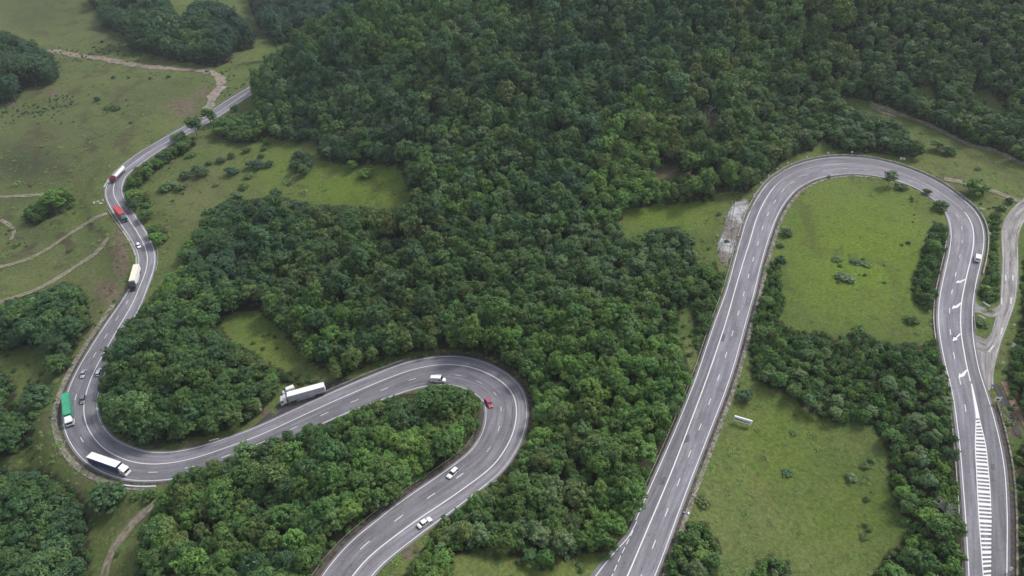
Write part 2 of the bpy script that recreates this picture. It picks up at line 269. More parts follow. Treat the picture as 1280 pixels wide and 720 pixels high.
# land: grass of several kinds, worn soil, leaf litter
m_land = mat('land', rough=.95, spec=.1); N = NB(m_land)
big = N.tex(.012, 5, .6, dist=.6); mid = N.tex(.075, 5, .6, dist=1.0); fin = N.tex(.9, 5, .7); tiny = N.tex(3.2, 3, .7)
g = N.mixc(N.ramp(big, .38, .62), (.078, .112, .032), (.112, .140, .045))
g = N.mixc(N.math('MULTIPLY', N.ramp(mid, .50, .66), .55), g, (.060, .105, .024))
g = N.mixc(N.math('MULTIPLY', N.ramp(N.tex(.045, 6, .65, dist=1.4), .56, .72), .6), g, (.150, .125, .062))
g = N.mixc(N.attr('dry').outputs['Fac'], g, (.112, .118, .052))
g = N.mixc(N.attr('lush').outputs['Fac'], g, (.112, .165, .024))
g = N.mixc(N.attr('dark').outputs['Fac'], g, (.050, .062, .030))
sx = N.n('ShaderNodeSeparateXYZ'); N.link(N.co(), sx.inputs[0])
fold = N.math('SINE', N.math('ADD', N.math('MULTIPLY', sx.outputs[2], 1.9), N.math('MULTIPLY', N.tex(.03, 4, .6), 14.0)), 0.0)
ff = N.math('MULTIPLY', N.math('MULTIPLY', N.ramp(fold, .1, .8), N.attr('fold').outputs['Fac']), N.ramp(N.tex(.05, 4, .6), .42, .56))
g = N.mixc(N.math('MULTIPLY', ff, .95), g, (.062, .054, .032))  # brown terrace bands; their colour also stands in for shading of the folds
worn = N.ramp(N.tex(.22, 6, .72, dist=1.2), .56, .70); g = N.mixc(N.math('MULTIPLY', worn, .45), g, (.120, .118, .052)); g = N.mixc(N.math('MULTIPLY', N.ramp(N.tex(.30, 5, .7, dist=.5), .58, .70), .5), g, (.048, .085, .022))
g = N.scale(g, N.ramp(fin, .25, .75, .66, 1.30)); g = N.scale(g, N.ramp(tiny, .25, .75, .72, 1.28))
sm = N.ramp(N.math('ADD', N.attr('soil').outputs['Fac'], N.math('MULTIPLY', N.math('SUBTRACT', N.tex(.35, 6, .7, dist=.8), .5), 1.1)), .38, .62)
so = N.mixc(N.ramp(N.tex(.5, 5, .7), .35, .65), (.090, .066, .048), (.165, .128, .098)); so = N.scale(so, N.ramp(tiny, .25, .75, .75, 1.2))
g = N.mixc(N.math('MULTIPLY', sm, .85), g, so)
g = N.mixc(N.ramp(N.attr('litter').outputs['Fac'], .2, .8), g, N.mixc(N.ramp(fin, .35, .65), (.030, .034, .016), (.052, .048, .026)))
N.link(g, N.b.inputs['Base Color']); N.bump(N.math('ADD', fin, N.math('MULTIPLY', tiny, .5)), .55, .35)
# asphalt: worn lanes, tar patches; u = metres across, v = metres along
def asphalt(name, c0, c1, outer=.0):
    m = mat(name, rough=.85, spec=.25); N = NB(m); uv = N.n('ShaderNodeUVMap'); sp = N.n('ShaderNodeSeparateXYZ'); N.link(uv.outputs[0], sp.inputs[0])
    mp = N.n('ShaderNodeMapping'); mp.inputs['Scale'].default_value = (1.1, .035, 1); N.link(uv.outputs[0], mp.inputs[0])
    mp2 = N.n('ShaderNodeMapping'); mp2.inputs['Scale'].default_value = (.35, .06, 1); N.link(uv.outputs[0], mp2.inputs[0])
    c = N.mixc(N.ramp(N.tex(1.0, 4, .6, vec=mp.outputs[0]), .32, .68), c0, c1)
    c = N.scale(c, N.ramp(N.tex(1.0, 5, .65, vec=mp2.outputs[0]), .3, .7, .76, 1.14))
    c = N.scale(c, N.ramp(N.tex(1.4, 5, .75), .3, .7, .90, 1.10))
    crack = N.ramp(N.math('ABSOLUTE', N.math('SUBTRACT', N.tex(.11, 6, .62, dist=1.5), .5), 0), 0.0, .006, .62, 1.0); c = N.scale(c, crack)
    c = N.scale(c, N.ramp(N.tex(.16, 5, .7, dist=.8), .66, .74, 1.0, .74))
    if outer: c = N.scale(c, N.ramp(N.math('MULTIPLY', sp.outputs[0], 1.0), -.25, .25, 1.0, 1-outer))
    N.link(c, N.b.inputs['Base Color']); return m
m_asph = asphalt('asphalt', (.170, .163, .186), (.246, .237, .266), .18)
m_old = asphalt('old_asphalt', (.19, .178, .178), (.36, .34, .335))
N = NB(m_old); N.t.links.remove(N.b.inputs['Base Color'].links[0]) if False else None
_l = m_old.node_tree.nodes['Principled BSDF'].inputs['Base Color'].links[0].from_socket; uv = N.n('ShaderNodeUVMap'); mp = N.n('ShaderNodeMapping'); mp.inputs['Scale'].default_value = (1.6, .09, 1); N.link(uv.outputs[0], mp.inputs[0])
c = N.scale(_l, N.ramp(N.tex(1.0, 6, .75, vec=mp.outputs[0], dist=.4), .50, .66, 1.0, .42)); c = N.mixc(N.ramp(N.tex(.3, 6, .75, dist=.8), .60, .72, 0.0, .6), c, (.17, .15, .125)); N.link(c, N.b.inputs['Base Color'])     # ruts and mud
m_layby = asphalt('layby_asphalt', (.050, .046, .050), (.085, .078, .080))
m_tar = mat('tar_patch', (.095, .092, .104), .8, noise=(1.2, .8, 1.3)); m_pale = mat('pale_patch', (.20, .195, .20), .8, noise=(1.2, .85, 1.15))
def paint(name, v, wear):
    m = mat(name, (v, v, v), .6); N = NB(m); c = N.mixc(N.ramp(N.tex(1.1, 6, .75), .62-wear, .78-wear), (v, v, v*1.0), (.26, .25, .26)); N.link(c, N.b.inputs['Base Color']); return m
m_paint = paint('road_paint', .66, 0.02); m_worn = paint('worn_road_paint', .50, .10)
m_conc = mat('concrete', (.36, .34, .32), .9, noise=(.6, .6, 1.15)); m_stone = mat('paving_stone', (.185, .172, .142), .95, noise=(1.0, .35, 1.55))
m_ditch = mat('ditch_soil', (.060, .050, .044), .95, noise=(.8, .6, 1.6))
m_dirt = mat('dirt_track', (.24, .20, .16), .95); N = NB(m_dirt); uv = N.n('ShaderNodeUVMap'); sp = N.n('ShaderNodeSeparateXYZ'); N.link(uv.outputs[0], sp.inputs[0])
ax = N.math('ABSOLUTE', sp.outputs[0], 0.0); c = N.mixc(N.ramp(N.tex(.6, 5, .7), .35, .65), (.15, .122, .095), (.27, .235, .19))
gr = N.ramp(N.math('ADD', ax, N.math('MULTIPLY', N.math('SUBTRACT', N.tex(.9, 5, .7), .5), 2.6)), .95, 1.75)
md = N.math('MULTIPLY', N.ramp(ax, .25, .6, 1.0, 0.0), N.ramp(N.tex(.35, 4, .6), .42, .60)); c = N.mixc(md, c, (.10, .115, .045)); c = N.mixc(N.math('MULTIPLY', gr, .9), c, (.100, .118, .042)); N.link(c, N.b.inputs['Base Color'])
m_track = mat('farm_road', (.25, .20, .165), .95, noise=(.45, .6, 1.25)); m_grav = mat('white_gravel', (.45, .44, .44), .95, noise=(.35, .45, 1.35))
m_brick = mat('reddish_soil', (.19, .125, .09), .95, noise=(.6, .6, 1.2))
m_steel = mat('galvanised_steel', (.50, .51, .52), .45, .5, .6, noise=(2, .8, 1.1)); m_white = mat('white_paint', (.86, .86, .86), .45, .4, noise=(1.5, .88, 1.0))
m_dark = mat('dark_plastic', (.03, .03, .035), .5); m_glass = mat('tinted_glass', (.02, .025, .03), .12, .6); m_tyre = mat('tyre_rubber', (.02, .02, .02), .9)
m_rim = mat('wheel_rim', (.35, .35, .36), .4, .5, .7); m_lamp = mat('headlight_glass', (.8, .8, .8), .15, .6); m_tail = mat('tail_light', (.35, .01, .01), .3, .5)
m_rock = mat('rock', (.38, .36, .34), .95, noise=(1.2, .6, 1.3)); m_chas = mat('chassis', (.05, .05, .06), .7)
m_cream = mat('cream_tarpaulin', (.74, .70, .55), .6, noise=(.5, .88, 1.0)); m_red = mat('red_tarpaulin', (.46, .065, .075), .6, noise=(.6, .8, 1.1)); m_green = mat('green_tarpaulin', (.05, .29, .17), .6, noise=(.6, .8, 1.15))
m_shade_grey = mat("shade_grey_tarpaulin", (.42, .43, .46), .6, noise=(.6, .8, 1.15)); m_blue = mat('navy_paint', (.035, .04, .12), .5); m_redc = mat('dark_red_paint', (.16, .015, .02), .35, .5); m_teal = mat('teal_paint', (.03, .12, .12), .4, .5)
m_pink = mat('pink_red_paint', (.42, .06, .11), .35, .5); m_silver = mat('silver_paint', (.40, .41, .43), .35, .5, .3); m_greyc = mat('grey_paint', (.20, .21, .23), .35, .5, .3); m_wcar = mat('white_car_paint', (.80, .80, .80), .3, .5)
m_bark = mat('bark', (.11, .095, .08), .95, noise=(3, .6, 1.4)); m_birch = mat('pale_bark', (.42, .40, .36), .9, noise=(2, .35, 1.1))
m_leaf = bpy.data.materials.new('leaves'); m_leaf.use_nodes = True; N = NB(m_leaf); N.b.inputs['Roughness'].default_value = .55; N.b.inputs['Specular IOR Level'].default_value = .25
tc = N.attr('tcol', 'INSTANCER').outputs['Vector']; lv = N.attr('lv').outputs['Fac']
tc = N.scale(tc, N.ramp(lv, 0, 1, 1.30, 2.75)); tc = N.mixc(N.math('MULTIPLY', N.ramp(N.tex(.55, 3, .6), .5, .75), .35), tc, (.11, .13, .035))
N.link(tc, N.b.inputs['Base Color']); tr = N.n('ShaderNodeBsdfTranslucent'); N.link(N.scale(tc, 1.2), tr.inputs[0]); mx = N.n('ShaderNodeMixShader'); mx.inputs[0].default_value = .22
N.link(N.b.outputs[0], mx.inputs[1]); N.link(tr.outputs[0], mx.inputs[2]); N.link(mx.outputs[0], N.t.nodes['Material Output'].inputs[0])
# ================================================================ mesh helpers
def link(name, me, parent=None, loc=None):
    o = bpy.data.objects.new(name, me); col.objects.link(o)
    if parent is not None: o.parent = parent
    if loc is not None: o.location = loc
    return o
def props(o, label=None, cat=None, group=None, kind=None):
    for k, v in (('label', label), ('category', cat), ('group', group), ('kind', kind)):
        if v: o[k] = v
    return o
def quads(name, V, Q, mats, smooth=False, mi=None, uv=None, attrs=None):
    V = np.asarray(V, np.float32); Q = np.asarray(Q, np.int32); k = Q.shape[1]; me = bpy.data.meshes.new(name)
    me.vertices.add(len(V)); me.vertices.foreach_set('co', V.ravel()); me.loops.add(Q.size); me.loops.foreach_set('vertex_index', Q.ravel())
    me.polygons.add(len(Q)); me.polygons.foreach_set('loop_start', np.arange(0, Q.size, k, dtype=np.int32)); me.polygons.foreach_set('loop_total', np.full(len(Q), k, np.int32))
    for m in (mats if isinstance(mats, (list, tuple)) else [mats]): me.materials.append(m)
    if mi is not None: me.polygons.foreach_set('material_index', np.asarray(mi, np.int32))
    me.polygons.foreach_set('use_smooth', np.full(len(Q), smooth)); me.update(calc_edges=True)
    if uv is not None: u = me.uv_layers.new(name='UVMap'); u.data.foreach_set('uv', np.asarray(uv, np.float32)[Q.ravel()].ravel())
    for a, v in (attrs or {}).items(): x = me.attributes.new(a, 'FLOAT', 'POINT'); x.data.foreach_set('value', np.asarray(v, np.float32))
    return me
class MB:
    """collects boxes, prisms and tubes into one mesh"""
    def __init__(s): s.b = bmesh.new()
    def box(s, x0, x1, y0, y1, z0, z1, taper=None, bev=0.0):
        ax, ay = taper or (0, 0)
        vs = [s.b.verts.new(p) for p in ((x0, y0, z0), (x1, y0, z0), (x1, y1, z0), (x0, y1, z0), (x0+ax, y0+ay, z1), (x1-ax, y0+ay, z1), (x1-ax, y1-ay, z1), (x0+ax, y1-ay, z1))]
        fs = [s.b.faces.new([vs[i] for i in f]) for f in ((3, 2, 1, 0), (4, 5, 6, 7), (0, 1, 5, 4), (1, 2, 6, 5), (2, 3, 7, 6), (3, 0, 4, 7))]
        if bev: bmesh.ops.bevel(s.b, geom=list({e for f in fs for e in f.edges}), offset=bev, segments=2, affect='EDGES')
        return s
    def loft(s, rings, cap=True):
        R = [[s.b.verts.new(p) for p in r] for r in rings]
        for a, b in zip(R, R[1:]):
            for i in range(len(a)): s.b.faces.new((a[i-1], a[i], b[i], b[i-1]))
        if cap: s.b.faces.new(R[0][::-1]); s.b.faces.new(R[-1])
        return s
    def tube(s, pts, rad, n=8):
        rings = []; pts = [Vector(p) for p in pts]
        for i, p in enumerate(pts):
            d = (pts[min(i+1, len(pts)-1)]-pts[max(i-1, 0)]).normalized(); u = d.orthogonal().normalized(); v = d.cross(u); r = rad[i] if hasattr(rad, '__len__') else rad
            rings.append([p+u*(math.cos(2*math.pi*k/n)*r)+v*(math.sin(2*math.pi*k/n)*r) for k in range(n)])
        return s.loft(rings)
    def wheel(s, x, y, r, wd, n=16):
        rings = []
        for yy, rr in ((-wd/2, r*.93), (-wd/2+.03, r), (wd/2-.03, r), (wd/2, r*.93)):
            rings.append([Vector((x+rr*math.cos(2*math.pi*k/n), y+yy, r+rr*math.sin(2*math.pi*k/n))) for k in range(n)])
        return s.loft(rings)
    def mesh(s, name, m, smooth=False):
        bmesh.ops.recalc_face_normals(s.b, faces=s.b.faces); me = bpy.data.meshes.new(name); s.b.to_mesh(me); s.b.free(); me.materials.append(m)
        if smooth:
            for p in me.polygons: p.use_smooth = True
        return me
    def build(s, name, m, parent=None, smooth=False): return link(name, s.mesh(name, m, smooth), parent)
def empty(name, loc, rz=0.0, tilt=None):
    o = bpy.data.objects.new(name, None); col.objects.link(o); o.location = loc
    o.rotation_euler = (0, 0, rz) if tilt is None else tilt
    return o
def at(px, py, up=0.0):
    """the point of the land that the photograph shows at a pixel"""
    p = cast(np.array([float(px)]), np.array([float(py)]), (lambda x, y: H(x, y)+up))[0]; p[2] -= up; return Vector(p)
def ats(P, up=0.0):
    P = np.asarray(P, float); q = cast(P[:, 0], P[:, 1], (lambda x, y: H(x, y)+up)); q[:, 2] -= up; return q
# ================================================================ the land, one sheet
gx = np.arange(-440, 541, 2.0); gy = np.arange(40, 841, 2.0)
ext = np.cumsum(4*1.22**np.arange(24)); ext = ext[ext < 2100]
gx = np.r_[gx[0]-ext[::-1], gx, gx[-1]+ext]; gy = np.r_[gy[0]-ext[::-1], gy, gy[-1]+ext]
X, Y = np.meshgrid(gx, gy); XF, YF = X.ravel(), Y.ravel(); ZF = H(XF, YF)
dm, _ = near(XF, YF, BED); ds, _ = near(XF, YF, BED2)
ZF = ZF-.40*(1-ss(-.6, .9, dm))-.25*np.where(ds < .1, 1-ss(-.8, .1, ds), 0)*(dm > .9)
PX, PY, PZ = project(np.stack([XF, YF, ZF], 1)); front = PZ > 60
def blob(L):
    v = np.zeros(XF.size)
    for x, y, rx, ry, s in L: v = np.maximum(v, s*np.exp(-(((PX-x)/rx)**2+((PY-y)/ry)**2)*.7))
    return v*front
soil = blob([(150,315,14,40,.8),(135,365,25,22,.7),(110,395,14,16,.6),(830,216,22,8,1.0),(885,152,12,8,.6),(230,135,24,16,.75),(252,116,12,12,.7),(75,560,14,30,.55),(105,600,22,12,.6),(150,612,30,5,.5),(60,530,12,30,.5),(95,615,10,10,.8),
   (512,690,26,12,.75),(540,668,12,8,.6),(600,446,40,4,.7),(650,470,10,16,.6),(1262,500,14,24,.9),(1270,535,10,16,.8),(1124,416,22,6,.6),(1190,226,22,7,.85),(1210,236,12,5,.7),(1163,272,8,6,.5),
   (1200,640,4,40,.5),(250,554,60,4,.7),(340,516,30,9,.7),(925,300,10,40,.8),(65,115,10,5,.8),(15,132,12,3,.9),(385,182,16,6,.45),(410,225,26,10,.45),(225,270,20,24,.35),(1150,690,12,6,.3),(215,8,20,4,.5),(1105,395,20,8,.35),
   (220,565,40,3,.6),(160,562,20,4,.6),(138,525,6,20,.6),(1262,640,3,60,.35),(1268,470,6,16,.6),(1266,440,5,16,.5)])
soil = np.maximum(soil, .5*np.exp(-((dm-1.5)/1.6)**2))
lush = blob([(1080,320,100,80,1.0),(830,265,60,20,.9),(450,232,80,26,.95),(345,210,30,30,.6),(330,420,50,40,.5),(980,560,60,60,.5),(1050,640,70,60,.4),(330,420,50,40,.30),(700,700,60,16,.5),(1060,260,80,30,.35),(110,225,60,30,.2),(90,265,40,16,.3)])
dry = blob([(250,250,50,50,.7),(60,200,120,60,.7),(150,120,120,60,.55),(40,20,120,40,.5),(60,330,90,40,.6),(1050,560,80,50,.22),(1090,385,60,30,.4),(1000,640,90,60,.25),(180,670,60,60,.35),(60,520,60,60,.3),(120,380,60,40,.4),(90,110,90,30,.5),(30,60,60,30,.4),(1180,200,90,30,.45),(420,222,60,24,.35),(1230,130,50,20,.4),(120,60,120,40,.4)])
dark = blob([(25,205,60,26,1.0),(120,215,40,14,.4),(10,250,50,10,.5),(45,290,40,16,.6),(15,330,40,10,.4),(100,170,60,14,.35),(70,140,50,12,.3),(60,560,80,50,.25),(150,640,40,60,.2),(120,310,60,40,.25),(60,20,80,20,.4),(180,120,50,20,.3),(110,190,50,30,.35),(60,160,50,20,.4)])
fold = blob([(60,300,110,60,1),(90,180,120,60,.8),(80,110,120,50,.7),(150,320,30,60,.6),(1060,300,110,90,.45),(430,225,90,30,.5),(1220,200,90,40,.5),(120,30,120,40,.6),(240,240,50,60,.4)])
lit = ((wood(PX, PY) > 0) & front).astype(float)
W2 = len(gx); ii = np.arange(len(gy)-1)[:, None]*W2+np.arange(W2-1)[None]; Q = np.stack([ii, ii+1, ii+W2+1, ii+W2], -1).reshape(-1, 4)
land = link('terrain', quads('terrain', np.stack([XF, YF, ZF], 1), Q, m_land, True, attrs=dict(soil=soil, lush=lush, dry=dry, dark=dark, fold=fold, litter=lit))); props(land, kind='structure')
# ================================================================ roads
ROADZ = .10
def strip(r, i0, i1, a, b, dz, name, m, depth=0.0, nu=1, smooth=True):
    """a sheet along the road between two offsets (arrays or numbers) from the solid line"""
    n = len(r['c']); i1 = min(n, i1); a = np.broadcast_to(np.asarray(a, float), n); b = np.broadcast_to(np.asarray(b, float), n); ix = np.arange(max(0, i0), i1)
    V, UV = [], []
    for k in range(nu+1):
        o = a+(b-a)*k/nu; p = r['c'][ix].copy(); p[:, :2] += r['n'][ix]*o[ix, None]; p[:, 2] += dz; V.append(p); UV.append(np.stack([o[ix]*r['sw'], ix*STEP], 1))
    if depth:
        for k in (0, nu): q = V[k].copy(); q[:, 2] -= depth; V.append(q); UV.append(UV[k])
    L = len(ix); V = np.vstack(V); UV = np.vstack(UV); Q = []
    def band(p, q): j = np.arange(L-1); Q.append(np.stack([p*L+j, q*L+j, q*L+j+1, p*L+j+1], 1))
    for k in range(nu): band(k, k+1)
    if depth: band(nu+1, 0); band(nu, nu+2)
    Q = np.vstack(Q)
    if (b-a)[ix].mean() > 0: Q = Q[:, ::-1]
    Q = Q[:, ::-1]
    return quads(name, V, Q, m, False, uv=UV)
def up_faces(me):
    bm = bmesh.new(); bm.from_mesh(me); bmesh.ops.recalc_face_normals(bm, faces=bm.faces)
    bm.normal_update()
    if sum(f.normal.z for f in bm.faces) < 0: bmesh.ops.reverse_faces(bm, faces=bm.faces)
    bm.to_mesh(me); bm.free(); return me
def idx(r, px, py):
    p = at(px, py); return int(np.argmin(np.hypot(r['c'][:, 0]-p.x, r['c'][:, 1]-p.y)))
for r, nm in ((RA, 'valley_road'), (RB, 'hill_road')):
    props(link(nm, up_faces(strip(r, 0, 9999, r['ow']+r['sw']*.75, r['oe']-r['sw']*.75, ROADZ, nm, m_asph, .7, 4))), kind='structure')
MK = []                                                   # painted markings, joined to one sheet per road
def mark(r, i0, i1, a, b, m=m_paint, lift=.012): MK.append(up_faces(strip(r, i0, i1, a, b, ROADZ+lift, 'marking', m)))
def join(name, meshes):
    bm = bmesh.new(); mats = []
    for me in meshes:
        m = me.materials[0]
        if m not in mats: mats.append(m)
        n0 = len(bm.faces); bm.from_mesh(me); bm.faces.ensure_lookup_table()
        for f in bm.faces[n0:]: f.material_index = mats.index(m)
        bpy.data.meshes.remove(me)
    me = bpy.data.meshes.new(name); bm.to_mesh(me); bm.free()
    for m in mats: me.materials.append(m)
    return me
def dashes(r, i0, i1, off, ln=3.0, per=11.5, wd=.22, m=m_paint, lift=.012):
    n = len(r['c']); off = np.broadcast_to(np.asarray(off, float), n); s = i0*STEP+2
    ax = np.arange(n)*STEP
    while s+ln < i1*STEP:
        V = []
        for q in np.linspace(s, s+ln, 3):
            c = np.array([np.interp(q, ax, r['c'][:, k]) for k in range(3)]); nn = np.array([np.interp(q, ax, r['n'][:, k]) for k in range(2)]); o = np.interp(q, ax, off)
            for d in (-wd/2, wd/2): V.append((c[0]+nn[0]*(o+d), c[1]+nn[1]*(o+d), c[2]+ROADZ+lift))
        MK.append(up_faces(quads('dash', V, [(0, 1, 3, 2), (2, 3, 5, 4)], m))); s += per
# valley road
nA, nB = len(RA['c']), len(RB['c'])
mark(RA, 0, nA, -.15, .15)
k0, k1 = idx(RA, 570, 456), idx(RA, 600, 598)
for a_, b_, m_ in ((0, k0, m_paint), (k0, k1, m_worn), (k1, nA, m_paint)): mark(RA, a_, b_+1, RA['ow']-.11, RA['ow']+.11, m_); mark(RA, a_, b_+1, RA['oe']-.11, RA['oe']+.11, m_)
dashes(RA, idx(RA, 168, 372), k0, RA['ow']*.5); dashes(RA, k0, k1, RA['ow']*.5, m=m_worn); dashes(RA, k1, nA, RA['ow']*.5)
# hill road
iH = idx(RB, 1220, 521); iT = idx(RB, 1214, 482)
k0, k1 = idx(RB, 970, 232), idx(RB, 1205, 264)
mark(RB, 0, k0+1, -.16, .16); mark(RB, k0, k1, -.10, .10, m_worn); mark(RB, k1, iT, -.16, .16)
for a_, b_, m_ in ((idx(RB, 797, 651), k0, m_paint), (k0, k1, m_worn), (k1, nB, m_paint)): mark(RB, a_, b_+1, RB['ow']-.11, RB['ow']+.11, m_)
for a_, b_, m_ in ((0, k0, m_paint), (k0, k1+8, m_worn), (k1+8, nB, m_paint)): mark(RB, a_, b_+1, RB['oe']-.11, RB['oe']+.11, m_)
dashes(RB, 0, idx(RB, 975, 228), RB['oe']*.5); dashes(RB, idx(RB, 975, 228), idx(RB, 1209, 340), RB['oe']*.5, m=m_worn); dashes(RB, idx(RB, 1209, 340), iH+6, RB['oe']*.5)
# the lane that joins from below on the left
EXT = ats([(700,790),(724,750),(745.6,718.9),(767,692),(785,672),(796,652)]); EXT = resample(catmull(EXT[:, :2], 6), 1.5)
def drape(P2, wd, name, m, dz, nu=1, lo=None, hi=None, smooth=4):
    """a ribbon of given width laid on the land along a line of world points"""
    P2 = np.asarray(P2, float); t = np.gradient(P2, axis=0); t /= np.linalg.norm(t, axis=1)[:, None]+1e-9; nn = np.stack([-t[:, 1], t[:, 0]], 1); L = len(P2)
    wd = np.broadcast_to(np.asarray(wd, float), L); V = []; UV = []
    for k in range(nu+1):
        o = wd*(k/nu-.5); q = P2+nn*o[:, None]; V.append(np.c_[q, H(q[:, 0], q[:, 1])+dz]); UV.append(np.stack([o, np.arange(L)*1.0], 1))
    V = np.vstack(V); Q = []; j = np.arange(L-1)
    for k in range(nu): Q.append(np.stack([k*L+j, (k+1)*L+j, (k+1)*L+j+1, k*L+j+1], 1))
    return up_faces(quads(name, V, np.vstack(Q), m, False, uv=np.vstack(UV)))
def sheet(Lp, Rp, name, m, dz, nu=6, step=1.2, pix=True):
    """a surface between two traced edges, laid on the land"""
    a = ats(catmull(Lp, 8)) if pix else Lp; b = ats(catmull(Rp, 8)) if pix else Rp
    n = max(6, int(max(np.linalg.norm(np.diff(a[:, :2], axis=0), axis=1).sum(), np.linalg.norm(np.diff(b[:, :2], axis=0), axis=1).sum())/step))
    def rs(P): d = np.r_[0, np.cumsum(np.linalg.norm(np.diff(P[:, :2], axis=0), axis=1))]; s = np.linspace(0, d[-1], n); return np.stack([np.interp(s, d, P[:, k]) for k in (0, 1)], 1)
    a, b = rs(a), rs(b); V, UV = [], []
    for k in range(nu+1):
        q = a+(b-a)*k/nu; V.append(np.c_[q, H(q[:, 0], q[:, 1])+dz]); UV.append(np.stack([np.full(n, 4.*k/nu), np.arange(n)*step], 1))
    j = np.arange(n-1); Q = np.vstack([np.stack([k*n+j, (k+1)*n+j, (k+1)*n+j+1, k*n+j+1], 1) for k in range(nu)])
    return up_faces(quads(name, np.vstack(V), Q, m, False, uv=np.vstack(UV)))
props(link('merging_road', sheet([(690,790),(716,750),(738,718.9),(760,692),(781,669),(795,649)], [(745,790),(757,760),(772,725),(790,690),(797,672),(803,655)], 'merging_road', m_asph, ROADZ-.03)), kind='structure')
MK.append(drape(EXT, .24, 'line', m_paint, ROADZ+.016))
q = ats([(740,775),(752,748),(765.6,718.9),(775,697),(784.4,677.8),(793,660)]); q = resample(catmull(q[:, :2], 6), 1.0)
for i in range(0, len(q)-2, 3): MK.append(drape(q[i:i+3], .2, 'dash', m_paint, ROADZ+.016))
# hatched island with its tapering nose
HL = ats([(1213.6,480),(1216,497),(1218.8,515),(1219.3,525),(1218.4,553.3),(1219.5,580),(1221,613),(1223,650),(1226,690),(1228.3,720),(1231,760)]); HR = ats([(1215,480),(1219,497),(1223,515),(1225.4,527),(1232.2,555.6),(1235.4,583),(1238,613),(1239.5,650),(1239.7,690),(1239.3,720),(1239,760)])
def rs1(P, st=.5): return resample(catmull(P[:, :2], 8), st)
hl, hr = rs1(HL), rs1(HR); n_ = 240
def rsn(P, n): d = np.r_[0, np.cumsum(np.linalg.norm(np.diff(P, axis=0), axis=1))]; s = np.linspace(0, d[-1], n); return np.stack([np.interp(s, d, P[:, k]) for k in (0, 1)], 1)
def onroad(p2):
    """height of the road surface at a point"""
    c = np.vstack([RA['c'], RB['c']]); t = np.vstack([RA['t'], RB['t']]); k = int(np.argmin((c[:, 0]-p2[0])**2+(c[:, 1]-p2[1])**2))
    r, i = (RA, k) if k < len(RA['c']) else (RB, k-len(RA['c'])); i = min(max(i, 1), len(r['c'])-2); s_ = ((p2[0]-r['c'][i, 0])*r['t'][i, 0]+(p2[1]-r['c'][i, 1])*r['t'][i, 1])/STEP
    return float(r['c'][i, 2]+s_*(r['c'][i+1, 2]-r['c'][i-1, 2])/2)
hl, hr = rsn(hl, n_), rsn(hr, n_); zz = np.array([onroad(q) for q in (hl+hr)/2])+ROADZ+.02
def quadm(pts, m=m_paint): return up_faces(quads('q', pts, [(0, 1, 2, 3)], m))
i = 0; tot = np.linalg.norm(np.diff(hl, axis=0), axis=1).sum(); dl = tot/n_; nose = int(16.0/dl) if False else int(np.argmin(np.hypot(hl[:, 0]-HL[3][0], hl[:, 1]-HL[3][1])))
for j in range(0, nose-2, 3):
    a, b = j, min(j+3, nose); MK.append(quadm([(*hl[a], zz[a]), (*hr[a], zz[a]), (*hr[b], zz[b]), (*hl[b], zz[b])]))
for P, s in ((hl, 1), (hr, -1)):
    for j in range(nose, n_-4, 4):
        v = (hr[j]-hl[j])/max(.01, np.linalg.norm(hr[j]-hl[j]))*.22*s; MK.append(quadm([(*P[j], zz[j]), (*(P[j]+v), zz[j]), (*(P[j+4]+v), zz[j+4]), (*P[j+4], zz[j+4])]))
s = nose*dl+.5
while s < tot-3:
    j = int(s/dl); k = int((s+.72)/dl); sh = int(.9/dl)
    if k < n_: MK.append(quadm([(*hl[j], zz[j]+.004), (*hr[max(0, j-sh)], zz[max(0, j-sh)]+.004), (*hr[max(0, k-sh)], zz[max(0, k-sh)]+.004), (*hl[k], zz[k]+.004)]))
    s += 1.38
# arrows pointing into the left lane
def arrow(t0, t1, wd=.20, hd=.78):
    a, b = at(*t0), at(*t1); d = (b-a); d.z = 0; L = d.length; d.normalize(); s = Vector((-d.y, d.x, 0)); h = L*.42
    def P(u, v): p = a+d*u+s*v; return (p.x, p.y, onroad((p.x, p.y))+ROADZ+.018)
    bm = bmesh.new(); bm.faces.new([bm.verts.new(P(*q)) for q in ((0, -wd), (L-h, -wd), (L-h, -hd), (L, 0), (L-h, hd), (L-h, wd), (0, wd))])
    bmesh.ops.triangulate(bm, faces=bm.faces); me = bpy.data.meshes.new('a'); bm.to_mesh(me); bm.free(); me.materials.append(m_paint); MK.append(up_faces(me))
for t0, t1 in (((1206.5,349.5),(1194.5,354)), ((1201,379),(1189.5,386.5)), ((1200.2,417.5),(1190.5,427)), ((1208.5,462.5),(1197.5,473))): arrow(t0, t1)
props(link('road_markings', join('road_markings', MK)), kind='structure')
